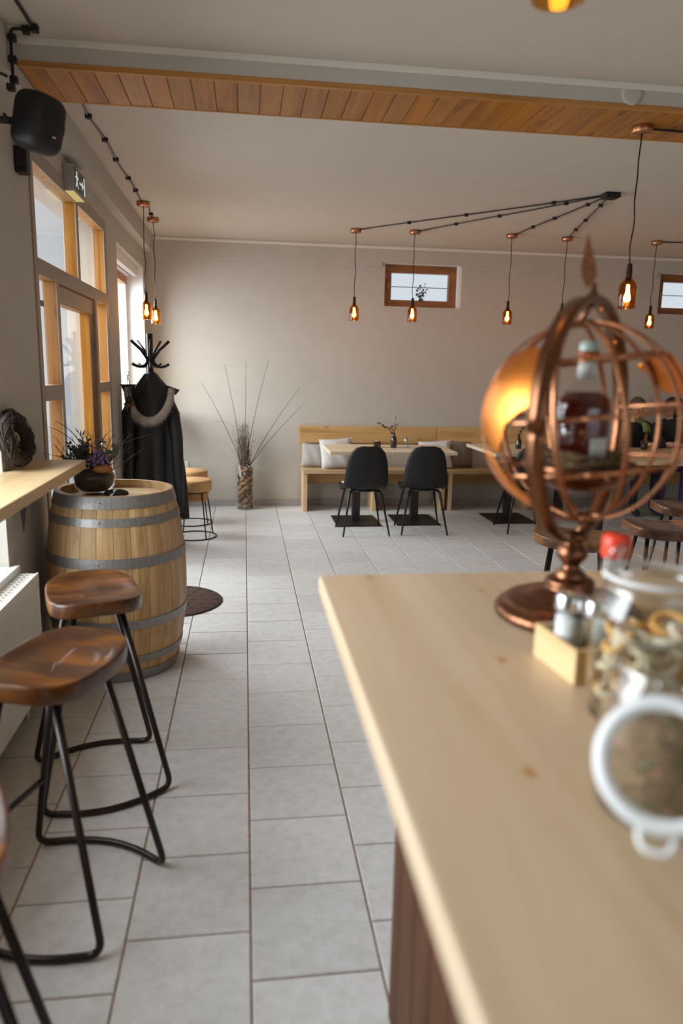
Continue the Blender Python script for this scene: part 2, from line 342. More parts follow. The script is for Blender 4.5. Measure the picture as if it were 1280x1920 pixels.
# ---- floor: grout bed with every tile its own piece
T = 0.338; G = 0.0055
floor = struct('floor', MB().box(XW-WT, XR, YF, YB+0.25, -0.12, -0.0035), GROUT)
def tile_mb(x0, x1, y0, y1):
    b = 0.0025
    vs = [(x0, y0, -0.008), (x1, y0, -0.008), (x1, y1, -0.008), (x0, y1, -0.008), (x0, y0, -b), (x1, y0, -b), (x1, y1, -b), (x0, y1, -b), (x0+b, y0+b, 0), (x1-b, y0+b, 0), (x1-b, y1-b, 0), (x0+b, y1-b, 0)]
    fs = [(4, 5, 9, 8), (5, 6, 10, 9), (6, 7, 11, 10), (7, 4, 8, 11), (8, 9, 10, 11), (0, 1, 5, 4), (1, 2, 6, 5), (2, 3, 7, 6), (3, 0, 4, 7)]
    return vs, fs
full = (T-G)/2
tm = MB(); tm.add(*tile_mb(-full, full, -full, full)); TILEMESH = tm.mesh('tile', TILE)
def project(p):
    d = Vector(p)-Vector((0, 0, CAMH)); z = d.dot(fwd)
    if z < 0.05: return None
    return 640+1362.9*d.dot(rgt)/z, 960-1362.9*d.dot(upv)/z, z
near_tiles = []; rest = MB()
for ci in range(-5, 18):
    for ri in range(-14, 22):
        x0 = (ci+0.0277)*T; y0 = (ri+4.7463+(0.5 if ci % 2 else 0.0))*T
        a, b_, c_, d_ = max(x0, XW+0.002)+G/2, min(x0+T, XR)-G/2, max(y0, YF)+G/2, min(y0+T, YB-0.002)-G/2
        if b_-a < 0.01 or d_-c_ < 0.01: continue
        cx, cyy = (a+b_)/2, (c_+d_)/2; pr = project((cx, cyy, 0)); vis = False
        if pr:
            u, q, z = pr; vis = -60 < u < 1340 and q < 2010
            if q > 1085 and u > 560+0.282*(q-1079)+40: vis = False
            if q > 1085 and u > 760: vis = False
        if vis: near_tiles.append((pr[2], a, b_, c_, d_))
        else: rest.add(*tile_mb(a, b_, c_, d_))
near_tiles.sort()
for k, (z, a, b_, c_, d_) in enumerate(near_tiles):
    if k >= 300: rest.add(*tile_mb(a, b_, c_, d_)); continue
    jz = random.uniform(-0.0006, 0.0)
    if b_-a > 2*full-0.001 and d_-c_ > 2*full-0.001: child(TILEMESH, 'tile', floor, ((a+b_)/2, (c_+d_)/2, jz))
    else:
        q = MB(); cx, cyy = (a+b_)/2, (c_+d_)/2; q.add(*tile_mb(a-cx, b_-cx, c_-cyy, d_-cyy)); q.build('tile', TILE, floor, (cx, cyy, jz))
o = rest.build('tile_field', TILE, floor); o['kind'] = 'stuff'
# ---- ceiling
struct('ceiling', MB().box(XW-WT, XR, YF, YB+0.25, ZC, ZC+0.12), CEIL)
# ---- left wall with near window, door and far window openings
W1 = (0.35, 3.22, 0.66, 2.32); D1 = (3.888, 5.867, 0.0, 2.576); W2 = (6.36, 7.95, 0.66, 2.52)
wl = MB()
def wall_x(mb, x0, x1, ya, yb, ops, z1):
    y = ya
    for (a, b_, c_, d_) in ops:
        mb.box(x0, x1, y, a, 0, z1)
        if c_ > 0: mb.box(x0, x1, a, b_, 0, c_)
        mb.box(x0, x1, a, b_, d_, z1); y = b_
    mb.box(x0, x1, y, yb, 0, z1)
wall_x(wl, XW-WT, XW, YF, YB, [W1, D1, W2], ZC)
wl.box(XW-0.001, -0.94, YF, YB, 2.70, ZC-0.0005)
struct('wall_left', wl, WALL)
# ---- back wall with two small high windows
W3 = (1.536, 2.403, 2.24, 2.695); W4 = (4.765, 5.632, 2.25, 2.705)
wb = MB(); x = XW-WT
for (a, b_, c_, d_) in (W3, W4):
    wb.box(x, a, YB, YB+0.25, 0, ZC); wb.box(a, b_, YB, YB+0.25, 0, c_); wb.box(a, b_, YB, YB+0.25, d_, ZC); x = b_
wb.box(x, XR, YB, YB+0.25, 0, ZC)
wb.box(XW, 1.50, YB-0.018, YB+0.001, 2.645, ZC); wb.box(1.50, 2.44, YB-0.018, YB+0.001, 2.70, ZC); wb.box(2.44, 4.72, YB-0.018, YB+0.001, 2.645, ZC); wb.box(4.72, 5.68, YB-0.018, YB+0.001, 2.71, ZC); wb.box(5.68, XR, YB-0.018, YB+0.001, 2.645, ZC)
struct('wall_back', wb, WALL)
struct('wall_right', MB().box(XR, XR+0.2, YF, YB+0.25, 0, ZC), WALL)
wf = MB(); wf.box(XW-WT, 0.0, YF-0.2, YF, 0, ZC).box(4.6, XR+0.2, YF-0.2, YF, 0, ZC).box(0.0, 4.6, YF-0.2, YF, 0, 0.5).box(0.0, 4.6, YF-0.2, YF, 2.5, ZC)
struct('wall_front', wf, WALL)
struct('baseboard_back', MB().box(XW, XR, YB-0.012, YB, 0, 0.075, 0.003), BASEB)
bl = MB()
for a, b_ in ((YF, 3.885), (5.87, YB-0.012)): bl.box(XW, XW+0.012, a, b_, 0, 0.075, 0.003)
struct('baseboard_left', bl, BASEB)
struct('trim_1', MB().box(-0.94, XR, YB-0.05, YB-0.017, ZC-0.035, ZC, 0.012), COVE)
# ---- boxed ceiling beam clad with pine boards underneath
BY0, BY1, BZ = 3.50, 3.915, 2.762
beam = struct('trim_2', MB().box(-0.94, XR, BY0, BY1, BZ+0.012, ZC), WALL)
bx = -0.935; k = 0
while bx < XR-0.02:
    wd = 0.0985; q = MB().box(-wd/2, wd/2, -(BY1-BY0)/2+0.012, (BY1-BY0)/2-0.012, -0.006, 0.008, 0.0022)
    if k == 0: plank0 = q.build('plank', PINEO, beam, (bx+0.05, (BY0+BY1)/2, BZ+0.004))
    else: child(plank0, 'plank', beam, (bx+0.05, (BY0+BY1)/2, BZ+0.004+random.uniform(-0.001, 0.001)))
    bx += 0.1015; k += 1
MB().box(-0.94, XR, BY0-0.004, BY0+0.016, BZ-0.004, BZ+0.020, 0.004).build('edge_strip', PINEX, beam)
MB().box(-0.94, XR, BY1-0.016, BY1+0.004, BZ-0.004, BZ+0.020, 0.004).build('edge_strip', PINEX, beam)
MB().lathe([(0.052, 0), (0.050, 0.006), (0.040, 0.008), (0.0, 0.009)], 24).build('blank_cover', WALL, beam, (1.80, BY0, 2.825), (PI/2, 0, 0))
struct('trim_3', MB().box(-0.94, XR, BY0-0.012, BY0, ZC-0.028, ZC, 0.003), COVE)

# ---- near window (left), its sill and pane
def pane_x(parent, x, a, b_, c_, d_): return MB().box(x-0.004, x+0.004, a, b_, c_, d_).build('pane', PANE, parent)
w1 = MB(); xg = XW-0.22
for a, b_, c_, d_ in ((W1[0], W1[0]+0.07, W1[2]+0.07, W1[3]-0.07), (W1[1]-0.07, W1[1], W1[2]+0.07, W1[3]-0.07), (1.75, 1.83, W1[2]+0.07, W1[3]-0.07)): w1.box(xg-0.03, xg+0.03, a, b_, c_, d_, 0.004)
w1.box(xg-0.03, xg+0.03, W1[0], W1[1], W1[2], W1[2]+0.07, 0.004).box(xg-0.03, xg+0.03, W1[0], W1[1], W1[3]-0.07, W1[3], 0.004)
win1 = struct('window_1', w1, WINWHITE)
pane_x(win1, xg, W1[0]+0.06, 1.76, W1[2]+0.06, W1[3]-0.06); pane_x(win1, xg, 1.82, W1[1]-0.06, W1[2]+0.06, W1[3]-0.06)
MB().box(XW-0.2, XW+0.035, W1[0]-0.03, W1[1]+0.04, W1[2]-0.03, W1[2]+0.002, 0.004).build('sill', WINWHITE, win1)
# ---- glazed timber entrance: taupe fronts, bare pine reveals
door = bpy.data.objects.new('door_1', None); col.objects.link(door); door['kind'] = 'structure'
DX0, DX1 = XW-0.07, XW+0.008
BROWNW = wood('dark_stained_pine', (0.085, 0.033, 0.010), (0.15, 0.062, 0.020), (0.20, 0.085, 0.028), 'z', 0.5, 1.2)
def member(name, a, b_, c_, d_, parent, x1=DX1, wd=PINEZ, face=TAUPE):
    p = MB().box(DX0, x1-0.006, a, b_, c_, d_, 0.003).build(name, wd, parent)
    MB().box(x1-0.008, x1, a, b_, c_, d_, 0.002).build('painted_face', face, p); return p
for a, b_, c_, d_ in ((3.89, 3.945, 0, 2.575), (5.78, 5.865, 0, 2.575), (4.87, 4.93, 2.055, 2.50)): member('post', a, b_, c_, d_, door)
for a, b_, c_, d_ in ((3.945, 5.78, 2.50, 2.575), (3.945, 5.78, 1.975, 2.055), (3.945, 4.30, 1.345, 1.425), (5.41, 5.78, 1.345, 1.415), (3.945, 4.30, 0, 0.16), (5.41, 5.78, 0, 0.16)): member('rail', a, b_, c_, d_, door)
for a, b_ in ((4.30, 4.355), (5.35, 5.41)): member('post', a, b_, 0, 1.975, door)
gx = XW-0.030
for a, b_, c_, d_ in ((3.945, 4.87, 2.055, 2.50), (4.93, 5.78, 2.055, 2.50), (3.945, 4.30, 1.425, 1.975), (3.945, 4.30, 0.16, 1.345), (5.41, 5.78, 1.415, 1.975), (5.41, 5.78, 0.16, 1.345)): pane_x(door, gx, a, b_, c_, d_)
leaf = bpy.data.objects.new('door_leaf', None); col.objects.link(leaf); leaf.parent = door
LX = XW-0.008
for nm, a, b_, c_, d_ in (('stile', 4.365, 4.42, 0.01, 1.965), ('stile', 5.20, 5.34, 0.01, 1.965), ('rail', 4.42, 5.20, 1.87, 1.965), ('rail', 4.42, 5.20, 0.01, 0.20)):
    q = MB().box(DX0, LX, a, b_, c_, d_, 0.003).build(nm, PINEZ, leaf)
MB().box(LX-0.004, LX+0.003, 4.365, 5.34, 1.875, 1.965, 0.002).build('painted_face', TAUPE, leaf); MB().box(LX-0.004, LX+0.003, 5.20, 5.34, 0.01, 1.875, 0.002).build('painted_face', BROWNW, leaf)
pane_x(leaf, XW-0.052, 4.42, 5.20, 0.20, 1.87)
MB().tube([(LX, 5.30, 1.0), (LX+0.05, 5.30, 1.0), (LX+0.05, 5.19, 1.0)], 0.010).build('handle', STEEL, leaf)
MB().box(gx+0.003, gx+0.006, 4.08, 4.14, 1.83, 1.86).build('sticker', SIGND, door)
# ---- far left window with roller box and white reveal
w2 = MB(); xg2 = XW-0.20
for a, b_ in ((W2[0], W2[0]+0.06), (W2[1]-0.06, W2[1])): w2.box(xg2-0.03, xg2+0.03, a, b_, W2[2]+0.07, W2[3]-0.17, 0.004)
w2.box(xg2-0.03, xg2+0.03, W2[0], W2[1], W2[2], W2[2]+0.07, 0.004)
win2 = struct('window_2', w2, WINWHITE)
MB().box(xg2-0.03, xg2+0.035, W2[0], W2[1], W2[3]-0.17, W2[3]-0.09, 0.004).build('top_rail', PINEO, win2)
pane_x(win2, xg2, W2[0]+0.05, W2[1]-0.05, W2[2]+0.06, W2[3]-0.15)
MB().box(xg2-0.03, XW-0.055, W2[0], W2[1], W2[3]-0.09, W2[3]-0.002, 0.004).build('blind_case', WINWHITE, win2)
MB().box(XW-0.12, XW-0.108, W2[0], W2[1], W2[3]-0.0925, W2[3]-0.088).build('blind_slot', BLACKP, win2)
MB().box(XW-0.2, XW-0.001, W2[1]-0.008, W2[1]+0.0005, W2[2], W2[3]).build('reveal_lining', WINWHITE, win2)
MB().box(XW-0.2, XW+0.02, W2[0]-0.02, W2[1]+0.02, W2[2]-0.03, W2[2]+0.002, 0.004).build('sill', WINWHITE, win2)
# ---- small high windows in the back wall
def high_window(name, Wn):
    a, b_, c_, d_ = Wn; y0 = YB+0.075; f = 0.088
    q = MB().box(a, b_-0.035, y0, y0+0.07, d_-f, d_-0.005, 0.004).box(a, b_-0.035, y0, y0+0.07, c_, c_+f-0.01, 0.004).box(a, a+f, y0, y0+0.07, c_+f-0.01, d_-f, 0.004).box(b_-0.035-f, b_-0.035, y0, y0+0.07, c_+f-0.01, d_-f, 0.004)
    wn = struct(name, q, DKFRAME)
    MB().box(a+f-0.01, b_-f-0.025, y0+0.03, y0+0.036, c_+f-0.02, d_-f+0.01).build('pane', PANE, wn)
    MB().tube([(a+0.05, y0-0.02, (c_+d_)/2-0.05), (a+0.05, y0-0.02, (c_+d_)/2+0.05)], 0.008).build('handle', plain('brass_handle_'+name, (0.60, 0.38, 0.12), 0.3, 0.8), wn)
    MB().box(a+f-0.02, b_-f, y0+0.10, y0+0.106, (c_+d_)/2-0.003, (c_+d_)/2+0.005).build('outer_bar', OUTBAR, wn)
    MB().box(b_-0.036, b_+0.0, YB+0.001, y0+0.08, c_, d_).build('reveal_lining', WINWHITE, wn)
    MB().box(a, b_, YB+0.001, y0+0.08, d_-0.004, d_+0.001).build('reveal_lining', WINWHITE, wn)
    return wn
high_window('window_3', W3); high_window('window_4', W4)
sf = MB()
for a in (0.0, 1.5, 3.03, 4.54): sf.box(a, a+0.06, YF-0.14, YF-0.06, 0.57, 2.43, 0.004)
sf.box(0, 4.6, YF-0.14, YF-0.06, 0.5, 0.57, 0.004).box(0, 4.6, YF-0.14, YF-0.06, 2.43, 2.5, 0.004)
win5 = struct('window_5', sf, WINWHITE)  # unseen window added behind the camera to carry the fill lamp
for a in (0.06, 1.56, 3.09): MB().box(a, a+1.45, YF-0.104, YF-0.096, 0.57, 2.43).build('pane', PANE, win5)

# ================================================================ COUNTER
CZ = 1.05
counter = thing('bar_counter', 'pale spruce bar counter with rounded edge over dark wooden front panels', 'counter', (0, 0, 0))
cb = bmesh.new(); bmesh.ops.create_cube(cb, size=1.0)
cx0, cx1, cy0, cy1 = 0.172, 2.30, -0.30, 1.675
for q in cb.verts: q.co = Vector(((cx0+cx1)/2+q.co.x*(cx1-cx0), (cy0+cy1)/2+q.co.y*(cy1-cy0), CZ-0.021+q.co.z*0.042))
bmesh.ops.bevel(cb, geom=[e for e in cb.edges if abs(e.verts[0].co.z-e.verts[1].co.z) > 0.01], offset=0.02, segments=4, affect='EDGES', profile=0.5)
bmesh.ops.bevel(cb, geom=[e for e in cb.edges if abs(e.verts[0].co.z-e.verts[1].co.z) < 0.001 and len(e.link_faces) == 2 and e.calc_face_angle(0) > 1], offset=0.008, segments=3, affect='EDGES', profile=0.5)
q = MB(); q.bm(cb); q.build('countertop', COUNTW, counter)
body = MB().box(0.335, 2.20, -0.25, 1.385, 0.08, CZ-0.042).build('cabinet_body', CABW, counter)
MB().box(0.36, 2.18, -0.22, 1.36, 0.0, 0.08).build('plinth', BLACKP, counter)
y = -0.25
while y < 1.38:
    MB().box(0.318, 0.335, y, min(y+0.118, 1.386), 0.08, CZ-0.043, 0.002).build('plank', CABW, body); y += 0.1205

# ================================================================ BARREL
barrel = thing('wine_barrel', 'tall oak wine barrel with six grey metal hoops beside the entrance', 'barrel', (-0.652, 3.745, 0))
BH = 0.93
def brad(z):
    t = (z/BH-0.5)*2; return 0.283+0.062*(1-abs(t)**2.1)
NS = 26
for k in range(NS):
    a0, a1 = 2*PI*(k+0.012)/NS, 2*PI*(k+0.988)/NS; vs = []; fs = []; nz = 15; sub = 3
    for i in range(nz+1):
        z = BH*i/nz; r_ = brad(z)+random.uniform(0, 0.0004)
        for j in range(sub+1):
            a = a0+(a1-a0)*j/sub; e_ = 0.0022 if j in (0, sub) else 0.0; vs.append(((r_-e_)*math.cos(a), (r_-e_)*math.sin(a), z))
        for a in (a1, a0): vs.append(((r_-0.024)*math.cos(a), (r_-0.024)*math.sin(a), z))
    m_ = sub+3
    for i in range(nz):
        for j in range(m_): j2 = (j+1) % m_; fs.append((i*m_+j, i*m_+j2, (i+1)*m_+j2, (i+1)*m_+j))
    fs += [tuple(reversed(range(m_))), tuple(nz*m_+j for j in range(m_))]
    q = MB(); q.add(vs, fs); q.build('stave', BARREL, barrel)
for z0, z1 in ((0.872, 0.928), (0.790, 0.828), (0.592, 0.640), (0.285, 0.330), (0.104, 0.140), (0.002, 0.056)):
    pr = [(brad(z0)+0.0005, z0), (brad(z0)+0.004, z0), (brad((z0+z1)/2)+0.0042, (z0+z1)/2), (brad(z1)+0.004, z1), (brad(z1)+0.0005, z1)]
    h_ = MB().lathe(pr, 72, smooth=False).build('hoop', HOOP, barrel)
    a = -1.72+z0*0.1; zz = (z0+z1)/2; rr = brad(zz)+0.004
    MB().ball((rr*math.cos(a), rr*math.sin(a), zz), 0.005, seg=8, rings=4).build('rivet', HOOP, h_)
rh = brad(0.89)-0.024
for k in range(5):
    x0 = -rh+2*rh*k/5+0.001; x1 = -rh+2*rh*(k+1)/5-0.001; poly = []
    for j in range(9): xx = x0+(x1-x0)*j/8; poly.append((xx, -math.sqrt(max(0, rh*rh-xx*xx))))
    for j in range(9): xx = x1-(x1-x0)*j/8; poly.append((xx, math.sqrt(max(0, rh*rh-xx*xx))))
    poly = [p for i, p in enumerate(poly) if i == 0 or (Vector(p)-Vector(poly[i-1])).length > 1e-4]
    q = MB().prism([(v_, u) for u, v_ in poly], 'z', 0.868, 0.888); q.build('head_board', BARRELH, barrel)
# lower head
MB().lathe([(0.0, 0.05), (brad(0.05)-0.024, 0.05)], 32).build('bottom_head', BARRELH, barrel)

# ================================================================ BAR STOOLS
def superell(a, b_, n_, k, seg):
    t = 2*PI*k/seg; c, s_ = math.cos(t), math.sin(t); return (a*math.copysign(abs(c)**(2/n_), c), b_*math.copysign(abs(s_)**(2/n_), s_))
def make_stool(label, group):
    t = thing('bar_stool', label, 'stool', group=group)
    seg = 48; q = MB(); vs = []; fs = []; ax, ay, th_ = 0.158, 0.212, 0.046; H = 0.752
    def top(u, v_): # dished saddle
        e = (u/ax)**2+(v_/ay)**2
        return H-0.020+0.016*(v_/ay)**2-0.004*(u/ax)**2+0.010*ss((e-0.35)/0.65)
    rings = [0.0, 0.2, 0.4, 0.6, 0.75, 0.87, 0.95, 0.985]
    for rr in rings:
        for k in range(seg):
            u, v_ = superell(ax*rr, ay*rr, 3.2, k, seg); vs.append((u, v_, top(u, v_)))
    for (sc, dz) in ((1.0, -0.003), (1.004, -0.006), (1.0, -0.040), (0.985, -0.050), (0.95, -0.054), (0.6, -0.054), (0.0, -0.054)):
        for k in range(seg):
            u, v_ = superell(ax*sc, ay*sc, 3.2, k, seg); u1, v1 = superell(ax*0.985, ay*0.985, 3.2, k, seg); vs.append((u, v_, top(u1, v1)+dz))
    nr = len(rings)+7
    for i in range(nr-1):
        for k in range(seg): k2 = (k+1) % seg; fs.append((i*seg+k, i*seg+k2, (i+1)*seg+k2, (i+1)*seg+k))
    q.add(vs, fs, True); q.build('seat', WALNUT, t)
    for s_ in (-1, 1):
        zt = 0.70; pts = [(-0.075, s_*0.115, zt), (-0.2225, s_*0.182, 0.0115)]
        bar = [(-0.2225+0.445*i/10, s_*(0.182+0.062*math.sin(PI*i/10)), 0.0115) for i in range(11)]
        path = round_path([pts[0], pts[1], bar[2]], 0.05)[:-1]+bar[2:9]+round_path([bar[8], (0.2225, s_*0.182, 0.0115), (0.075, s_*0.115, zt)], 0.05)[1:]
        MB().tube(path, 0.0108, 10).build('leg_frame', BROWNM, t)
    MB().box(-0.10, 0.10, -0.13, 0.13, 0.693, 0.700).build('mounting_plate', BROWNM, t)
    fz = 0.26; fx = -0.075-0.1475*(zt-fz)/0.69; fy = 0.115+0.067*(zt-fz)/0.69
    MB().tube([(fx, -fy, fz), (fx, fy, fz)], 0.0095, 10).build('footrest', BROWNM, t)
    return t
sg = 'saddle-seat bar stools under the wall shelf'
st2 = make_stool('worn brown saddle bar stool pushed up in front of the oak barrel', sg); st2.location = (-0.545, 2.61, 0); st2.rotation_euler = (0, 0, R(18))
dup(st2, (-0.525, 1.965, 0), R(-20), 'worn brown saddle bar stool standing between two others at the wall shelf', sg)
dup(st2, (-0.575, 1.20, 0), R(20), 'brown saddle bar stool cut by the lower left corner of the picture', sg)
sg2 = 'bar stools beyond the counter'
dup(st2, (2.26, 3.60, 0), R(80), 'dark saddle bar stool behind the red-capped bottle', sg2)
dup(st2, (2.76, 4.18, 0), R(75), 'dark saddle bar stool closest to the thick oak table', sg2)
dup(st2, (1.66, 3.40, 0), R(62), 'dark saddle bar stool seen through the lower rings of the copper globe', sg2)

# ================================================================ WALL SHELVES
def wall_shelf(label, x0, x1, y0, y1, z, brks):
    t = thing('wall_shelf', label, 'shelf', (x0, (y0+y1)/2, z-0.045)); cx, cyy, cz = x0, (y0+y1)/2, z-0.045
    MB().box(0.001, x1-x0, y0-cyy, y1-cyy, 0, 0.045, 0.004).build('board', SHELFW, t)
    for yb in brks:
        q = MB().box(0.002, 0.20, yb-cyy-0.02, yb-cyy+0.02, -0.010, 0)
        q.prism([(0.024, 0.0), (0.050, 0.0), (0.052, -0.14), (0.038, -0.24), (0.030, -0.14)], 'y', yb-cyy-0.006, yb-cyy+0.006).box(0.0005, 0.03, yb-cyy-0.015, yb-cyy+0.015, -0.06, -0.0)
        q.build('bracket', BLACKM, t)
    return t
wall_shelf('long pale spruce wall shelf with the twig wreath on it', XW, -0.770, 0.5, 3.665, 1.080, (0.9, 2.0, 3.33))
wall_shelf('pale spruce wall shelf above the cork stools, behind the hanging coat', XW, -0.69, 6.66, 8.08, 1.072, (6.85, 7.8))

# ================================================================ RADIATOR
rad = thing('panel_radiator', 'cream ribbed panel radiator with slatted top below the wall shelf', 'radiator', (-0.95, 2.2, 0))
ry0, ry1 = -1.2, 1.03; q = MB(); prof = []
n_ = 64
for i in range(n_):
    ya = ry0+0.02+(ry1-ry0-0.04)*i/n_; dl = (ry1-ry0-0.04)/n_
    prof += [(0.046, ya), (0.046, ya+dl*0.55), (0.041, ya+dl*0.68), (0.041, ya+dl*0.88)]
prof = [(0.047, ry0)]+prof+[(0.047, ry1)]
vs = []; fs = []
for xx, yy in prof: vs += [(xx, yy, 0.115), (xx, yy, 0.60)]
for i in range(len(prof)-1): fs.append((2*i, 2*i+2, 2*i+3, 2*i+1))
q.add(vs, fs); q.box(0.030, 0.0405, ry0, ry1, 0.115, 0.60); q.box(0.034, 0.049, ry0, ry1, 0.59, 0.625, 0.004).box(0.034, 0.049, ry0, ry1, 0.11, 0.13, 0.003)
q.build('front_panel', RADW, rad)
MB().box(-0.05, -0.036, ry0, ry1, 0.115, 0.62, 0.003).build('rear_panel', RADW, rad)
for ye in (ry0, ry1-0.012): MB().box(-0.05, 0.046, ye, ye+0.012, 0.12, 0.628, 0.003).build('end_cover', RADW, rad)
g0 = MB().box(-0.05, -0.042, ry0, ry1, 0.622, 0.634).box(0.040, 0.048, ry0, ry1, 0.622, 0.634).box(-0.005, 0.004, ry0, ry1, 0.622, 0.632).build('grille_frame', RADW, rad)
MB().box(-0.036, 0.030, ry0+0.012, ry1-0.012, 0.14, 0.596).build('shade_infill', BASEB, rad)  # grey block put in for the shade seen through the grille gaps
sl = MB().box(-0.048, 0.046, -0.005, 0.005, 0.622, 0.632)
yy = ry0+0.02; s0 = None
while yy < ry1-0.01:
    if s0 is None: s0 = sl.build('slat', RADW, rad, (0, yy, 0))
    else: child(s0, 'slat', rad, (0, yy, 0))
    yy += 0.036
MB().tube([(0, 0.9, 0.0), (0, 0.9, 0.12)], 0.010).build('pipe', RADW, rad); MB().tube([(0, -1.0, 0.0), (0, -1.0, 0.12)], 0.010).build('pipe', RADW, rad)
for yb in (-0.8, 0.7): MB().box(-0.0705, -0.045, yb-0.02, yb+0.02, 0.5, 0.55).build('wall_bracket', RADW, rad)

# ================================================================ WREATH, CHAIN
wr = thing('twig_wreath', 'dark twig wreath leaning on the wall at the end of the long shelf', 'wreath', (-0.950, 3.29, 1.080), rot=(0, R(-11), R(-6)))
q = MB(); core = MB()
core.tube([(0, 0.10*math.cos(a), 0.14+0.093*math.sin(a)) for a in [2*PI*i/28 for i in range(28)]], 0.026, 10, closed=True).build('core_ring', WREATH, wr)
for i in range(150):
    a0 = random.uniform(0, 2*PI); ln = random.uniform(0.5, 1.3); r0 = random.uniform(0.85, 1.0); pts = []
    ph = random.uniform(0, 2*PI); sp = random.uniform(-2, 2); rr = random.uniform(0.024, 0.036)
    for j in range(8):
        a = a0+ln*j/7; b_ = ph+sp*j/7; ro = 0.10+rr*math.cos(b_); rz = 0.093+rr*math.cos(b_)
        pts.append((max(-0.036, rr*math.sin(b_)), ro*math.cos(a), max(0.004, 0.14+rz*math.sin(a))))
    q.tube(pts, random.uniform(0.0015, 0.0032), 4)
o = q.build('twigs', WREATH, wr); o['kind'] = 'stuff'
ch = MB()
pts = [Vector((-1.003, 3.045+0.035*ss((1.9-z)/0.7), z)) for z in [2.30-0.0085*i for i in range(138)]]+bez((-1.003, 3.08, 1.12), (-0.998, 3.08, 1.088), (-0.985, 3.01, 1.087), 10)
for p in pts: ch.ball(p, 0.0042, seg=6, rings=4)
ch.tube(pts, 0.0016, 4)
tag(ch.build('blind_chain', WCHAIN), 'white bead pull chain hanging at the edge of the near window', 'chain')

# ================================================================ SPEAKER AND CABLING
sp = thing('wall_speaker', 'black rounded loudspeaker bracketed high on the wall under the beam', 'speaker', (XW+0.001, 3.20, 2.46))
q = bmesh.new(); bmesh.ops.create_cube(q, size=1.0)
for v_ in q.verts: v_.co = Vector((v_.co.x*0.155, v_.co.y*0.175, v_.co.z*0.215))
bmesh.ops.bevel(q, geom=list(q.edges), offset=0.058, segments=5, affect='EDGES', profile=0.55)
Mx = Matrix.Translation((0.225, 0.02, 0.0)) @ Matrix.Rotation(R(-25), 4, 'Z') @ Matrix.Rotation(R(14), 4, 'Y')
hb = MB(); hb.bm(q, True, Mx); hb.build('cabinet', BLACKP, sp)
gr = MB().lathe([(0.0, 0.0), (0.058, 0.0), (0.068, -0.010)], 28); gg = MB(); gg.merge(gr, Mx @ Matrix.Translation((0.0785, 0, 0)) @ Matrix.Rotation(R(90), 4, 'Y')); gg.build('grille', CHAIRB, sp)
lg = MB().box(0.0775, 0.080, -0.010, 0.010, -0.042, -0.036); l2 = MB(); l2.merge(lg, Mx @ Matrix.Translation((0.001, 0, 0))); l2.build('badge', STEEL, sp)
MB().box(0, 0.012, -0.03, 0.03, -0.06, 0.06, 0.003).tube([(0.01, 0, 0), (0.16, 0.01, 0)], 0.014, 10).build('bracket', BLACKM, sp)
MB().tube(bez((0.12, 0.02, 0.16), (0.02, -0.02, 0.20), (0.008, -0.07, 0.05), 10)+bez((0.008, -0.07, 0.05), (0.008, -0.07, -0.1), (0.010, -0.05, -0.17), 8)[1:], 0.006, 8).build('cable', BLACKP, sp)
tb = thing('transformer_box', 'small black power box on the wall below the loudspeaker', 'power box', (XW, 3.70, 2.44))
MB().box(0.0005, 0.055, -0.035, 0.035, -0.06, 0.055, 0.008).build('case', BLACKP, tb); MB().tube([(0.02, 0, 0.05), (0.02, -0.05, 0.12), (0.008, -0.16, 0.14)], 0.006).build('cable', BLACKP, tb)
MB().box(0.01, 0.05, -0.036, -0.0345, -0.03, 0.03).build('rating_plate', PEWTER, tb)
def clip(mb, p, s_=0.016): mb.box(p[0]-s_, p[0]+s_, p[1]-s_, p[1]+s_, p[2]-s_*1.1, p[2]+s_*0.6, 0.003)
cbl = thing('wall_conduit', 'black cable conduit with clips stepping down over the beam end to the loudspeaker', 'conduit', (-0.86, 3.42, ZC))
pts = round_path([(0.02, -1.3, -0.012), (0.028, -0.06, -0.012), (0.045, -0.03, -0.012), (-0.055, -0.03, -0.014), (-0.066, -0.03, -0.03), (-0.066, -0.03, -0.19), (-0.060, -0.06, -0.24), (-0.05, -0.16, -0.27)], 0.02)
MB().tube(pts, 0.007, 8).build('conduit', BLACKP, cbl)
for p in ((0.034, -0.05, -0.014), (-0.005, -0.03, -0.014), (-0.060, -0.03, -0.045), (-0.062, -0.03, -0.125), (-0.058, -0.045, -0.205), (-0.054, -0.11, -0.255)):
    q = MB(); clip(q, p, 0.015); q.build('clip', BLACKP, cbl)

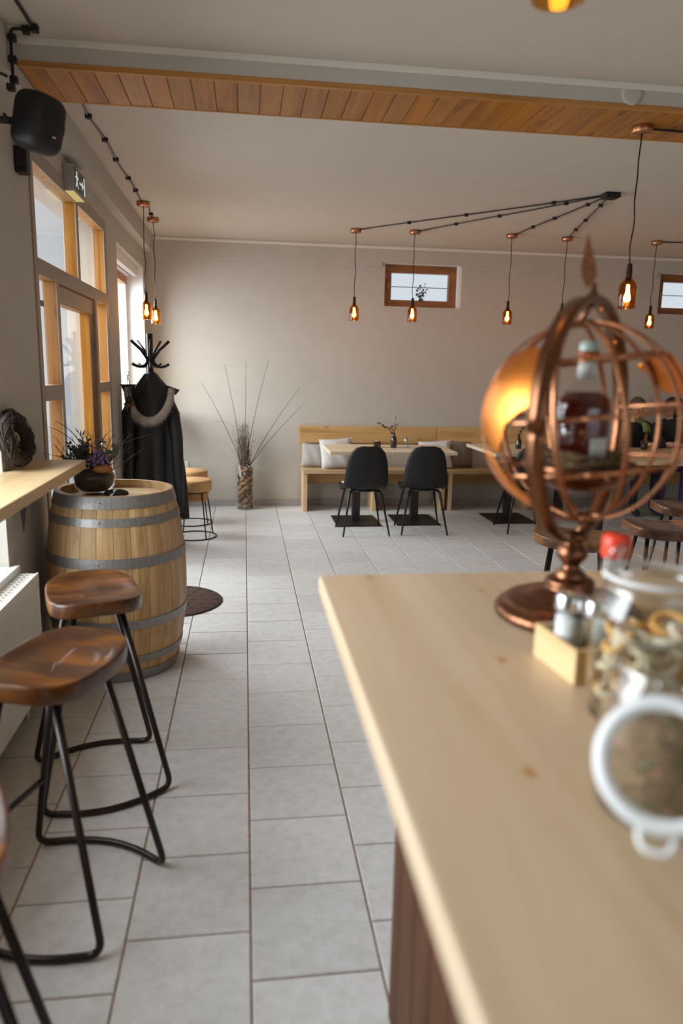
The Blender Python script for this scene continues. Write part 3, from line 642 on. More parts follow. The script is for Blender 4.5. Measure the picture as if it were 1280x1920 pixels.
# exit sign over the door
ex = thing('exit_sign', 'boxy emergency exit sign with white pictogram on the bulkhead above the door', 'sign', (-0.94, 4.56, 2.575))
ex.location = (XW, 4.60, 2.580)
MB().box(0.0005, 0.062, 0.0, 0.30, -0.068, 0.078, 0.004).build('case', SIGNG, ex)
MB().box(0.062, 0.0645, 0.012, 0.288, -0.052, 0.066).build('plate', SIGND, ex)
fig = MB(); X0, X1 = 0.0645, 0.0652
fig.prism([(0.03+0.016*math.cos(a)+0.04, 0.042+0.011*math.sin(a)) for a in [2*PI*i/14 for i in range(14)]], 'x', X0, X1)
for poly in ([(0.055, 0.030), (0.085, 0.026), (0.080, -0.008), (0.058, -0.004)], [(0.058, -0.004), (0.080, -0.008), (0.105, -0.036), (0.092, -0.042)], [(0.058, -0.002), (0.070, -0.008), (0.045, -0.040), (0.028, -0.038)], [(0.055, 0.028), (0.060, 0.018), (0.032, 0.008), (0.028, 0.016)], [(0.083, 0.026), (0.083, 0.014), (0.112, 0.010), (0.112, 0.019)],
             [(0.135, 0.010), (0.200, 0.010), (0.200, 0.032), (0.245, 0.004), (0.200, -0.024), (0.200, -0.002), (0.135, -0.002)], [(0.255, -0.045), (0.280, -0.045), (0.280, 0.058), (0.255, 0.058)]): fig.prism(poly, 'x', X0, X1)
fig.build('pictogram', SIGNL, ex)
MB().box(0.008, 0.056, 0.01, 0.29, -0.0705, -0.068).build('lamp_strip', SIGNY, ex)

# ================================================================ PENDANT LAMPS
def make_pendant(label, drop, group):
    """origin at the ceiling under the rose; bottle foot hangs `drop` below"""
    t = thing('pendant_lamp', label, 'lamp', group=group)
    MB().lathe([(0.0, 0.0), (0.052, 0.0), (0.054, -0.004), (0.054, -0.030), (0.050, -0.036), (0.0, -0.036)], 28).build('ceiling_rose', COPPERD, t)
    zt = -drop+0.222; n_ = 14; sw = 0.004
    MB().tube([(sw*math.sin(i*0.9), sw*math.cos(i*1.3)-sw, -0.034+(zt+0.034)*i/n_) for i in range(n_)]+[(0, 0, zt)], 0.0038, 6).build('cord', BROWNM, t)
    z0 = -drop
    MB().lathe([(0.0, 0.228), (0.012, 0.226), (0.014, 0.205), (0.0145, 0.170), (0.016, 0.165), (0.016, 0.158), (0.0, 0.158)], 16, (0, 0, z0)).build('socket_cap', BLACKP, t)
    MB().lathe([(0.0135, 0.205), (0.0150, 0.200), (0.0150, 0.165), (0.022, 0.148), (0.040, 0.128), (0.0465, 0.110), (0.0465, 0.004), (0.045, 0.0), (0.0435, 0.004), (0.0435, 0.108), (0.038, 0.125), (0.020, 0.145), (0.013, 0.160)], 28, (0, 0, z0)).build('bottle_shade', AMBER, t)
    bz = z0
    bl_ = MB().lathe([(0.0, 0.158), (0.012, 0.155), (0.013, 0.125), (0.0, 0.122)], 16, (0, 0, bz)).build('socket', BLACKM, t)
    MB().lathe([(0.0, 0.034), (0.007, 0.035), (0.014, 0.041), (0.0175, 0.053), (0.0155, 0.067), (0.010, 0.082), (0.008, 0.122)], 16, (0, 0, bz)).build('bulb', BULB, t)
    return t
pg = 'amber bottle pendant lamps'
p0 = make_pendant('amber bottle pendant at the far end of the row, nearest the dried stem vase', 0.855, pg); p0.location = (1.07, 7.30, ZC)
def pend(loc, drop, label):
    if abs(drop-0.855) < 0.012: return dup(p0, loc, random.uniform(0, 6), label, pg)
    t = make_pendant(label, drop, pg); t.location = loc; t.rotation_euler = (0, 0, random.uniform(0, 6)); return t
pend((1.64, 7.245, ZC), 0.85, 'amber bottle pendant hanging in front of the small high window')
pend((2.60, 7.21, ZC), 0.855, 'amber bottle pendant between the high window and the spear of the copper globe')
pend((3.18, 7.24, ZC), 0.855, 'amber bottle pendant half hidden behind the spear top of the copper globe')
pend((4.12, 7.22, ZC), 0.85, 'amber bottle pendant beside the window at the right edge')
pend((1.985, 3.72, BZ), 0.885, 'large-looking amber bottle pendant hung from the pine-clad beam')
pend((-0.822, 6.56, ZC), 0.945, 'amber bottle pendant above the coat stand, the one nearer the exit sign')
pend((-0.822, 7.22, ZC), 0.945, 'amber bottle pendant above the coat stand, the one closer to the back wall')
pend((0.525, 1.30, ZC), 0.722, 'amber bottle pendant over the counter, only its bottom edge at the top of the picture')
# cables along the ceiling
def ceiling_cable(label, pts, nclip, z=ZC, rad=0.0055, cs=0.0165, sag=0.0):
    P = [Vector(p) for p in pts]; t = thing('ceiling_cable', label, 'cable', (P[0].x, P[0].y, z)); o_ = Vector((P[0].x, P[0].y, z))
    path = []
    for i in range(len(P)-1):
        for j in range(12):
            u = j/12; path.append(P[i].lerp(P[i+1], u)-o_)
    path.append(P[-1]-o_); path = [Vector((p.x+0.006*math.sin(i*0.5), p.y+0.006*math.sin(i*0.37), z-o_.z-0.010)) for i, p in enumerate(path)]
    MB().tube(path, rad, 6).build('cord', BROWNM, t)
    for j in range(nclip):
        p = path[int((j+0.8)/(nclip+0.6)*(len(path)-1))]; q = MB(); q.lathe([(0.0, 0.010), (cs*1.15, 0.010), (cs*1.15, -0.012), (0, -0.012)], 10, p, smooth=False); q.build('clip', BLACKP, t)
    return t
hub = (2.72, 5.48)
for (ex_, ey_), lb in (((1.10, 7.28), 'brown ceiling cable running farthest from the black junction box'), ((1.67, 7.23), 'brown ceiling cable ending at the lamp before the high window'), ((2.62, 7.19), 'brown ceiling cable to the lamp left of the globe spear'), ((3.18, 7.22), 'brown ceiling cable, the shortest from the black junction box')):
    a = math.atan2(ey_-hub[1], ex_-hub[0]); ceiling_cable(lb, [(hub[0]+0.06*math.cos(a), hub[1]+0.06*math.sin(a), ZC), (ex_, ey_, ZC)], 3)
jb = thing('junction_box', 'black ceiling junction box from which four lamp cables fan out', 'junction box', (hub[0], hub[1], ZC))
MB().box(-0.058, 0.058, -0.05, 0.05, -0.036, -0.0005, 0.006).build('case', BLACKP, jb); MB().box(-0.05, 0.05, -0.042, 0.042, -0.040, -0.036, 0.002).build('lid', BLACKP, jb)
ceiling_cable('brown ceiling cable with clips along the bulkhead to the two coat-stand lamps', [(-0.825, 3.93, ZC), (-0.826, 4.6, ZC), (-0.823, 5.6, ZC), (-0.822, 6.50, ZC)], 6)
ceiling_cable('short brown ceiling cable linking the two coat-stand lamps', [(-0.800, 6.62, ZC), (-0.81, 7.0, ZC), (-0.822, 7.17, ZC)], 1)
ceiling_cable('brown ceiling cable from the lamp by the right-hand high window', [(4.18, 7.22, ZC), (4.9, 7.05, ZC), (5.8, 6.9, ZC)], 2)
ceiling_cable('brown cable under the pine beam beside its lamp', [(2.04, 3.72, BZ), (3.0, 3.74, BZ), (4.2, 3.74, BZ)], 3, BZ)
ceiling_cable('brown ceiling cable of the lamp over the counter', [(0.58, 1.30, ZC), (1.2, 1.2, ZC), (2.2, 1.2, ZC)], 3)

# ================================================================ COAT STAND, COAT
cs = thing('coat_stand', 'black bentwood coat stand with curved hooks beside the far window', 'coat stand', (-0.775, 6.33, 0))
MB().lathe([(0.0, 1.80), (0.022, 1.80), (0.025, 1.795), (0.025, 0.0), (0.0, 0.0)], 16).build('pole', BLACKM, cs)
for k in range(5):
    a = R(-8+72*k); dx, dy = math.cos(a), math.sin(a)
    MB().tube([(0.016*dx, 0.016*dy, 1.56), (0.03*dx, 0.03*dy, 1.60), (0.075*dx, 0.075*dy, 1.665), (0.160*dx, 0.160*dy, 1.740)], 0.0125, 8).build('upper_hook', BLACKM, cs)
    MB().tube(bez((0.018*dx, 0.018*dy, 1.61), (0.025*dx, 0.025*dy, 1.535), (0.085*dx, 0.085*dy, 1.53), 8)+bez((0.085*dx, 0.085*dy, 1.53), (0.12*dx, 0.12*dy, 1.53), (0.155*dx, 0.155*dy, 1.555), 6)[1:], 0.0125, 8).build('lower_hook', BLACKM, cs)
MB().tube([(0.15*math.cos(2*PI*i/24), 0.15*math.sin(2*PI*i/24), 0.36) for i in range(24)], 0.008, 8, closed=True).build('umbrella_ring', BLACKM, cs)
for k in range(4):
    a = R(45+90*k); dx, dy = math.cos(a), math.sin(a)
    MB().tube(bez((0.02*dx, 0.02*dy, 0.40), (0.18*dx, 0.18*dy, 0.34), (0.24*dx, 0.24*dy, 0.012), 10), 0.012, 8).build('foot', BLACKM, cs)
ct = thing('winter_coat', 'long black padded winter coat with grey fur collar hanging on the coat stand', 'coat', (-0.775, 6.33, 0.0))
q = MB(); seg = 64; prof = [(1.488, 0.030, 0.030), (1.465, 0.060, 0.050), (1.43, 0.085, 0.070), (1.385, 0.125, 0.090), (1.33, 0.165, 0.105), (1.25, 0.190, 0.120), (1.12, 0.200, 0.125), (0.98, 0.206, 0.130), (0.83, 0.214, 0.135), (0.68, 0.224, 0.14), (0.52, 0.234, 0.145), (0.36, 0.240, 0.15)]
vs = []; fs = []
for i, (z, rx, ry) in enumerate(prof):
    f_ = ss((1.30-z)/0.45)
    for k in range(seg):
        a = 2*PI*k/seg; fold = 1+f_*(0.115*math.sin(a*8+0.7*math.sin(z*4))+0.06*math.sin(a*5+1.7+z*1.3))
        hem = 0.10*f_*max(0, math.cos(a-0.15))**2 if i == len(prof)-1 else 0
        puff = 1+0.012*f_*math.sin(z*60)
        vs.append((rx*fold*puff*math.cos(a)+0.02*f_, ry*fold*puff*math.sin(a)-0.02*f_, z-hem-(0.03*math.sin(a*4) if i == len(prof)-1 else 0)))
for i in range(len(prof)-1):
    for k in range(seg): k2 = (k+1) % seg; fs.append((i*seg+k, i*seg+k2, (i+1)*seg+k2, (i+1)*seg+k))
fs.append(tuple(reversed(range(seg))))
q.add(vs, fs, True); q.build('coat_body', COATB, ct)
for s_, zt, xb in ((-1, 1.27, -0.185), (1, 1.27, 0.215)):
    pts = [(s_*0.135, -0.05, zt), (s_*0.180, -0.08, zt-0.12), (xb*0.97, -0.10, 0.95), (xb, -0.10, 0.62), (xb*1.02, -0.09, 0.50 if s_ < 0 else 0.36)]
    MB().tube(pts, [0.045, 0.056, 0.052, 0.046, 0.042], 14).build('sleeve', COATB, ct)
# hood: folded cloth pocket in front, ringed by fur
hd = MB(); pts = []
for i in range(9):
    u = i/8; z = 1.475-0.38*u; wd = 0.035+0.125*math.sin(PI*min(1, 0.02+0.80*u)); pts.append((z, wd))
vs = []; fs = []
for i, (z, wd) in enumerate(pts):
    for k in range(13):
        a = PI*k/12; vs.append((-wd*math.cos(a), -0.06-(0.07+0.03*math.sin(i*0.8))*math.sin(a)*(0.6+0.5*i/8)-0.010*math.sin(a*5), z))
for i in range(8):
    for k in range(12): fs.append((i*13+k, i*13+k+1, (i+1)*13+k+1, (i+1)*13+k))
hd.add(vs, fs, True); hd.build('hood', COATB, ct)
for s_ in (-1, 1):
    q = MB(); q.add([(s_*0.12, -0.05, 1.385), (s_*0.240, -0.06, 1.365+0.02*(-s_)), (s_*0.205, -0.075, 1.305), (s_*0.14, -0.06, 1.30), (s_*0.12, -0.02, 1.385), (s_*0.240, -0.045, 1.365+0.02*(-s_)), (s_*0.205, -0.04, 1.305), (s_*0.14, -0.02, 1.30)], [(0, 1, 2, 3), (7, 6, 5, 4), (0, 4, 5, 1), (1, 5, 6, 2), (2, 6, 7, 3), (3, 7, 4, 0)]); q.build('storm_flap', COATB, ct)
furp = []
for i in range(33):
    u = i/32; a = PI+PI*u
    furp.append(Vector((0.176*math.cos(a), -0.120-0.085*math.sin(PI*u), 1.355+0.265*math.sin(a))))
fm = MB().tube(furp, [0.024+0.014*math.sin(PI*i/32) for i in range(33)], 10); fc = fm.build('fur_collar', FUR, ct)
fh = MB()
for i in range(4200):
    u = random.random()*31.99; j = int(u); p = furp[j].lerp(furp[j+1], u-j); d = Vector((random.gauss(0, 1), random.gauss(-0.4, 1), random.gauss(-0.25, 1))).normalized()
    r0 = 0.020+0.015*math.sin(PI*u/32); b0 = p+d*r0*0.8; e_ = p+d*(r0+random.uniform(0.010, 0.030))+Vector((0, 0, -0.008)); sd = d.cross(Vector((random.random(), random.random(), random.random()))).normalized()*0.0016
    fh.cur = 1 if random.random() < 0.35 else 0; fh.add([b0-sd, b0+sd, e_], [(0, 1, 2)])
o = fh.build('fur_hairs', [FUR, plain('dark_fur_tips', (0.075, 0.055, 0.045), 0.9)], fc); o['kind'] = 'stuff'
# dark lantern post with chain beside the coat
ls = thing('candle_stand', 'slim black metal candle stand with round wooden dish and hanging chain left of the coat', 'candle stand', (-0.905, 5.98, 0))
MB().tube([(0, 0, 0.02), (0, 0, 1.215)], 0.010, 8).build('post', BLACKM, ls)
MB().lathe([(0, 0.0), (0.085, 0.0), (0.09, 0.006), (0.02, 0.016), (0, 0.016)], 24).build('foot', BLACKM, ls)
MB().lathe([(0.0, 1.215), (0.02, 1.215), (0.040, 1.228), (0.044, 1.240), (0.038, 1.244), (0, 1.242)], 20).build('dish', CABW, ls)
MB().lathe([(0.0, 1.243), (0.022, 1.243), (0.026, 1.262), (0.020, 1.285), (0.010, 1.300), (0, 1.302)], 16).build('holder', BLACKM, ls)
cq = MB()
for k in range(6):
    c = Vector((0.004*math.sin(k), 0, 1.305+0.034*k)); pts = []
    for i in range(10):
        a = 2*PI*i/10; u = 0.009*math.cos(a); pts.append(c+(Vector((u, 0, 0.019*math.sin(a))) if k % 2 else Vector((0, u, 0.019*math.sin(a)))))
    cq.tube(pts, 0.003, 5, closed=True)
cq.build('chain', BLACKM, ls)

# ================================================================ CORK STOOLS, OUTLET, MAT
def cork_stool(label):
    t = thing('cork_stool', label, 'stool', group='cork stools under the far wall shelf')
    MB().lathe([(0.0, 0.535), (0.150, 0.535), (0.160, 0.528), (0.163, 0.515), (0.163, 0.440), (0.158, 0.432), (0.130, 0.430)], 36).build('seat_top', CORKT, t)
    MB().lathe([(0.131, 0.433), (0.131, 0.36), (0.124, 0.345), (0.0, 0.345)], 36).build('seat_plug', CORK, t)
    MB().tube([(0.198*math.cos(2*PI*i/36), 0.198*math.sin(2*PI*i/36), 0.0065) for i in range(36)], 0.006, 8, closed=True).build('floor_ring', BLACKM, t)
    MB().tube([(0.138*math.cos(2*PI*i/36), 0.138*math.sin(2*PI*i/36), 0.424) for i in range(36)], 0.006, 8, closed=True).build('support_ring', BLACKM, t)
    for k in range(4):
        a = R(35+90*k); MB().tube([(0.198*math.cos(a), 0.198*math.sin(a), 0.008), (0.139*math.cos(a), 0.139*math.sin(a), 0.424)], 0.006, 8).build('leg', BLACKM, t)
    return t
k1 = cork_stool('round cork stool on black wire legs, the front one of two'); k1.location = (-0.465, 6.67, 0)
dup(k1, (-0.53, 7.28, 0), R(20), 'round cork stool on black wire legs, half behind the other cork stool')
ol = thing('wall_outlet', 'white wall socket above the cork stools', 'socket', (-0.665, YB, 0.465))
MB().box(-0.042, 0.042, -0.010, -0.0005, -0.042, 0.042, 0.003).build('plate', WHITEP, ol)
MB().lathe([(0.0, -0.006), (0.020, -0.006), (0.022, 0.0), (0.026, 0.001)], 20).build('socket_well', BASEB, ol, (0, -0.0095, 0), (PI/2, 0, 0))
mt = thing('round_doormat', 'round brown coir doormat on the tiles behind the barrel', 'mat', (-0.49, 4.74, 0.0))
MB().lathe([(0, 0.012), (0.325, 0.012), (0.335, 0.006), (0.335, 0.0), (0, 0.0)], 48).build('pad', MAT_, mt)
q = MB()
for rr, n_ in ((0.29, 20), (0.22, 14), (0.14, 9)):
    for k in range(n_):
        a = 2*PI*k/n_; q.ball((rr*math.cos(a), rr*math.sin(a), 0.012), 0.024, 0.013, 0.003, 8, 4, Matrix.Rotation(a, 3, 'Z'))
q.build('pattern', MATP, mt)

# ================================================================ TALL VASE WITH LOGS AND STEMS
vz = thing('glass_floor_vase', 'tall clear glass cylinder vase standing on the floor by the back wall', 'vase', (0.0, 8.03, 0))
MB().lathe([(0.0, 0.0), (0.103, 0.0), (0.105, 0.006), (0.105, 0.50), (0.103, 0.502), (0.100, 0.50), (0.100, 0.016), (0.0, 0.014)], 36).build('cylinder', CLEAR, vz)
lg0 = MB().lathe([(0.0, -0.05), (0.019, -0.05), (0.021, -0.046), (0.021, 0.046), (0.019, 0.05), (0.0, 0.05)], 10); placed = []
LM = [lg0.mesh('wood_log', BARK), lg0.mesh('wood_log', LOGW)]
lab = ['pale peeled wood piece in the tall floor vase', 'dark bark wood piece in the tall floor vase']
cnt = 0
for lay in range(9):
    z = 0.046+lay*0.049
    for k in range(5):
        a = lay*0.9+2*PI*k/5+random.uniform(-0.15, 0.15); rr = 0.064; tilt = random.uniform(0.55, 1.15); tw = a+PI/2+random.uniform(-0.25, 0.25)
        ob = bpy.data.objects.new('wood_log', LM[0 if random.random() < 0.45 else 1]); col.objects.link(ob)
        ob.location = (rr*math.cos(a), 8.03+rr*math.sin(a), z); ob.rotation_euler = (0, tilt, tw); ob.scale = (0.95, 0.95, random.uniform(0.62, 0.8))
        tag(ob, lab[0] if ob.data == LM[0] else lab[1], 'wood piece', 'wood pieces in the tall vase'); cnt += 1
tw = thing('dried_stem_bunch', 'bunch of dry grasses with six long bare stems in the tall floor vase', 'dried stems', (0.0, 8.03, 0.0))
for tx, tz, bx_ in ((-0.45, 1.37, -0.03), (-0.21, 1.57, -0.02), (0.02, 1.60, 0.0), (0.26, 1.63, 0.0), (0.60, 1.34, 0.05), (0.63, 1.15, 0.05)):
    MB().tube(bez((bx_, -0.01, 0.475), (bx_+(tx-bx_)*0.36, -0.02, 0.40+(tz-0.4)*0.52), (tx, -0.04+random.uniform(-0.03, 0.05), tz), 16), [0.004-0.0024*i/16 for i in range(17)], 6).build('stem', TWIG, tw)
q = MB()
for i in range(85):
    a = random.uniform(0, 2*PI); rr = random.uniform(0.0, 0.07); bx_, by_ = rr*math.cos(a), rr*math.sin(a)*0.8; h_ = random.uniform(0.68, 0.98); sp_ = random.uniform(0.6, 1.8)
    tx = bx_*sp_+random.gauss(-0.01, 0.035); ty = max(-0.2, min(0.10, by_*sp_+random.gauss(0, 0.03))); pts = []
    for j in range(9):
        u = j/8; pts.append((bx_+(tx-bx_)*u+random.gauss(0, 0.005)*u, by_+(ty-by_)*u+random.gauss(0, 0.004)*u, 0.475+(h_-0.475)*u))
    q.tube(pts, [0.0026-0.0016*j/8 for j in range(9)], 4)
    for j in range(3, 8, 2):
        p = Vector(pts[j]); d = Vector((random.gauss(0, 1), random.gauss(0, 0.6), 1.1)).normalized()*random.uniform(0.02, 0.07); q.tube([p, p+d*0.6, p+d+Vector((random.gauss(0, 0.008), 0, 0))], [0.0016, 0.0012, 0.0007], 4)
o = q.build('dry_grass', TWIGD, tw); o['kind'] = 'stuff'
MB().tube(bez((-0.08, -0.02, 0.85), (-0.16, -0.04, 1.0), (-0.32, -0.05, 0.96), 10), 0.0012, 4).build('stem', TWIGD, tw)
MB().tube(bez((-0.05, -0.02, 0.52), (-0.18, -0.04, 0.72), (-0.24, -0.05, 0.76), 10), 0.0010, 4).build('stem', TWIGD, tw)

# ================================================================ BENCHES, CUSHIONS
def bench(label, x0, x1, legs, bx0, bx1, split=None):
    t = thing('wall_bench', label, 'bench', (x0, YB, 0), group='oak wall benches')
    MB().box(0, x1-x0, -0.385, -0.03, 0.42, 0.46, 0.003).build('seat', OAK, t)
    for lx in legs: MB().box(lx-x0-0.022, lx-x0+0.022, -0.365, -0.04, 0.0, 0.42, 0.002).build('leg_panel', OAKZ, t)
    MB().box(0.04, x1-x0-0.03, -0.085, -0.060, 0.27, 0.42, 0.002).build('apron', OAKD, t)
    MB().box(bx0-x0, bx1-x0, -0.060, -0.025, 0.725, 0.915, 0.003).build('backrest', OAKD, t)
    for lx in legs: MB().box(lx-x0-0.03, lx-x0+0.03, -0.0285, -0.0135, 0.42, 0.90).build('back_post', OAKZ, t)
    return t
bench('pale oak wall bench behind the two pushed-together tables', 0.625, 2.235, (0.652, 1.42, 2.20), 0.605, 2.178)
bench('oak wall bench farther along, with the two people on it', 2.245, 5.45, (2.285, 3.2, 4.2, 5.4), 2.184, 5.45)
def cushion(label, mat_, w_, h_, d_, loc, rot):
    t = thing('cushion', label, 'cushion', loc, rot=rot, group='bench cushions'); n_ = 14; vs = []; fs = []
    for side in (1, -1):
        for i in range(n_+1):
            for j in range(n_+1):
                u, v_ = 2*i/n_-1, 2*j/n_-1; e = (1-abs(u)**2.6)*(1-abs(v_)**2.6); th_ = d_*0.5*max(0, e)**0.55
                pin = 1-0.055*(1-abs(v_)**2) if abs(u) > 0.9 else 1; pin2 = 1-0.055*(1-abs(u)**2) if abs(v_) > 0.9 else 1
                wr_ = 0.006*math.sin(u*7+v_*3)*e
                vs.append((u*w_/2*pin, side*(th_+wr_), h_/2+v_*h_/2*pin2))
    s_ = (n_+1)**2
    for i in range(n_):
        for j in range(n_):
            a = i*(n_+1)+j; fs.append((a, a+n_+1, a+n_+2, a+1)); fs.append((s_+a+1, s_+a+n_+2, s_+a+n_+1, s_+a))
    q = MB(); q.add(vs, fs, True); q.build('cover', mat_, t)
    ed = [Vector((sx*w_/2*(1-0.055*(1-abs(u)**2)) if horiz else u*w_/2, 0, h_/2+(u*h_/2 if horiz else sy*h_/2*(1-0.055*(1-abs(u)**2))))) for (sx, sy, horiz) in ((1, 0, True),) for u in [k/6-1 for k in range(13)]]
    MB().tube(ed, 0.0035, 5).build('seam', mat_, t)
    return t
cushion('crumpled grey linen cushion at the very end of the left bench', CUSHG, 0.30, 0.27, 0.12, (0.765, 8.045, 0.462), (R(-14), R(3), R(-4)))
cushion('pale linen cushion beside the grey one, behind the left table', CUSHW, 0.37, 0.34, 0.13, (1.02, 7.925, 0.463), (R(-16), R(-3), R(6)))
cushion('pale linen cushion behind the right black chair', CUSHW, 0.36, 0.32, 0.12, (2.14, 7.945, 0.463), (R(-15), R(-5), R(-8)))
cushion('brown-grey linen cushion leaning at the joint of the two benches', CUSHB, 0.32, 0.31, 0.12, (2.45, 8.04, 0.463), (R(-14), R(4), R(12)))
# ================================================================ TABLES
def pedestal_table(label, cx, cyy, w_, d_, bx_=0.0, by_=0.0):
    t = thing('pedestal_table', label, 'table', (cx, cyy, 0), group='pedestal tables'); Z = 0.755
    MB().box(-w_/2, w_/2, -d_/2, d_/2, Z-0.034, Z, 0.003).build('tabletop', PALE, t)
    MB().box(-0.16, 0.16, -0.16, 0.16, Z-0.042, Z-0.034).build('mounting_plate', PEWTER, t)
    MB().box(bx_-0.04, bx_+0.04, by_-0.04, by_+0.04, 0.01, Z-0.04, 0.003).build('column', PEWTER, t)
    MB().box(bx_-0.225, bx_+0.225, by_-0.27, by_+0.27, 0.0, 0.012, 0.002).build('base_plate', PEWTER, t)
    return t
pedestal_table('pale wooden pedestal table nearest the dried stems, left of a pair', 1.140, 7.36, 0.636, 0.72, -0.01, -0.07)
pedestal_table('pale wooden pedestal table pushed against the left one', 1.780, 7.36, 0.636, 0.72, -0.03, -0.04)
pedestal_table('pale wooden pedestal table seen left of the copper globe', 2.79, 7.40, 0.66, 0.98, 0.0, -0.03)
tD = thing('dining_table', 'long thick-topped oak table where the two people sit', 'table', (4.35, 7.05, 0))
for k, (a, b_) in enumerate(((-0.56, -0.19), (-0.188, 0.188), (0.19, 0.56))): MB().box(-1.05, 1.05, a, b_, 0.69, 0.75, 0.003).build('plank', OAK, tD)
for sx in (-0.93, 0.93):
    for sy in (-0.46, 0.46): MB().box(sx-0.04, sx+0.04, sy-0.04, sy+0.04, 0, 0.69, 0.003).build('leg', PEWTER, tD)
# ================================================================ SHELL CHAIRS (faces +y)
def shell_chair(label, group):
    t = thing('shell_chair', label, 'chair', group=group); secs = []
    # centre line from seat front to back top: (y, z, halfwidth, side curl)
    prof = [(0.215, 0.425, 0.185, 0.004), (0.19, 0.452, 0.205, 0.008), (0.10, 0.450, 0.215, 0.018), (0.0, 0.438, 0.218, 0.026), (-0.10, 0.440, 0.216, 0.036), (-0.165, 0.468, 0.210, 0.05), (-0.195, 0.53, 0.205, 0.055), (-0.212, 0.62, 0.200, 0.05), (-0.228, 0.71, 0.185, 0.042), (-0.242, 0.79, 0.158, 0.032), (-0.250, 0.835, 0.118, 0.020), (-0.253, 0.855, 0.060, 0.008)]
    n_ = 14; vs = []; fs = []; P = [(Vector((0, y, z)), hw, cu) for y, z, hw, cu in prof]
    for layer in (0, 1):
        for i, (p, hw, cu) in enumerate(P):
            t0 = P[max(0, i-1)][0]; t1 = P[min(len(P)-1, i+1)][0]; tan = (t1-t0).normalized(); nr = Vector((1, 0, 0)).cross(tan)
            if nr.y < 0 and nr.z < 0: nr = -nr
            for k in range(n_+1):
                u = 2*k/n_-1; off = cu*abs(u)**2.2-(0.016 if layer else 0.0); vs.append(p+Vector((u*hw, 0, 0))+nr*off)
    m_ = n_+1; S_ = len(P)*m_
    for i in range(len(P)-1):
        for k in range(n_):
            a = i*m_+k; fs.append((a, a+1, a+m_+1, a+m_)); fs.append((S_+a, S_+a+m_, S_+a+m_+1, S_+a+1))
    for i in range(len(P)-1):
        for a in (i*m_, i*m_+n_): fs.append((a, a+m_, S_+a+m_, S_+a))
    for k in range(n_):
        for a in (k, (len(P)-1)*m_+k): fs.append((a, a+1, S_+a+1, S_+a))
    q = MB(); q.add(vs, fs, True); q.build('seat_shell', CHAIRB, t)
    for sx in (-1, 1):
        for sy, yt in ((-1, -0.105), (1, 0.13)):
            MB().tube([(sx*0.125, yt, 0.425), (sx*0.15, yt+sy*0.025, 0.40), (sx*0.222, sy*0.225, 0.002)], [0.012, 0.0135, 0.008], 10).build('leg', BLACKM, t)
    MB().tube([(-0.13, -0.105, 0.418), (0.13, -0.105, 0.418)], 0.010, 8).tube([(-0.13, 0.13, 0.418), (0.13, 0.13, 0.418)], 0.010, 8).tube([(-0.09, -0.105, 0.418), (-0.09, 0.13, 0.418)], 0.010, 8).tube([(0.09, -0.105, 0.418), (0.09, 0.13, 0.418)], 0.010, 8).build('under_frame', BLACKM, t)
    for sx in (-0.075, 0.075): MB().ball((sx, -0.118, 0.418), 0.005, seg=8, rings=5).build('bolt', STEEL, t)
    return t
cg = 'black shell chairs'
ch1 = shell_chair('black shell chair at the left table, nearest the dried stems', cg); ch1.location = (1.12, 6.80, 0); ch1.rotation_euler = (0, 0, R(2))
dup(ch1, (1.705, 6.83, 0), R(-3), 'black shell chair to the right of the other one at the paired tables', cg)
dup(ch1, (2.75, 6.83, 0), R(-2), 'black shell chair half hidden by the lower edge of the copper globe', cg)
s1 = thing('seat_pad', 'small salmon seat cushion on the left black chair', 'cushion', (1.12, 6.84, 0.462)); MB().ball((0, 0, 0), 0.20, 0.17, 0.020, 20, 8).build('cover', SALMON, s1)
s1.location = (1.12, 6.87, 0.474)
# ================================================================ TABLETOP THINGS
TZ = 0.755
def sprig(mb, tw_, p0, p1, n_, size, mat2=None, rng=random, dense=1.0):
    pts = bez(p0, Vector(p0).lerp(Vector(p1), 0.5)+Vector((rng.gauss(0, 0.01), rng.gauss(0, 0.01), 0.02)), p1, 10); tw_.tube(pts, 0.0016, 4)
    for i in range(n_):
        u = (i+1)/n_*9.9; j = min(9, int(u)); p = pts[j].lerp(pts[j+1], u-j); d = Vector((rng.gauss(0, 1), rng.gauss(0, 1), rng.gauss(0.2, 0.7))).normalized(); sd = d.cross(Vector((rng.random(), rng.random(), rng.random()))).normalized()
        L_ = size*rng.uniform(0.7, 1.2); W_ = L_*0.42; nn = d.cross(sd)
        mb.add([p, p+d*L_*0.35+sd*W_, p+d*L_*0.75+sd*W_*0.8, p+d*L_, p+d*L_*0.75-sd*W_*0.8, p+d*L_*0.35-sd*W_, p+d*L_*0.5+nn*L_*0.12], [(0, 1, 6), (1, 2, 6), (2, 3, 6), (3, 4, 6), (4, 5, 6), (5, 0, 6)])
bv = thing('bottle_vase', 'brown glass bottle with a eucalyptus sprig on the paired tables', 'vase', (1.530, 7.40, TZ))
MB().lathe([(0, 0.0), (0.030, 0.0), (0.032, 0.004), (0.032, 0.085), (0.026, 0.108), (0.014, 0.122), (0.013, 0.150), (0.015, 0.154), (0.011, 0.154)], 24).build('bottle', plain('opaque_brown_glass', (0.030, 0.013, 0.008), 0.15, coat=0.4), bv)
lf = MB(); tg = MB(); sprig(lf, tg, (0, 0, 0.14), (-0.17, -0.02, 0.255), 22, 0.026); sprig(lf, tg, (0, 0, 0.14), (0.035, 0, 0.25), 12, 0.020); sprig(lf, tg, (0, 0, 0.14), (-0.03, 0.01, 0.22), 12, 0.024); sprig(lf, tg, (0, 0, 0.14), (0.02, 0.01, 0.32), 2, 0.012)
tg.build('stems', TWIG, bv); o = lf.build('leaves', LEAFD, bv); o['kind'] = 'stuff'
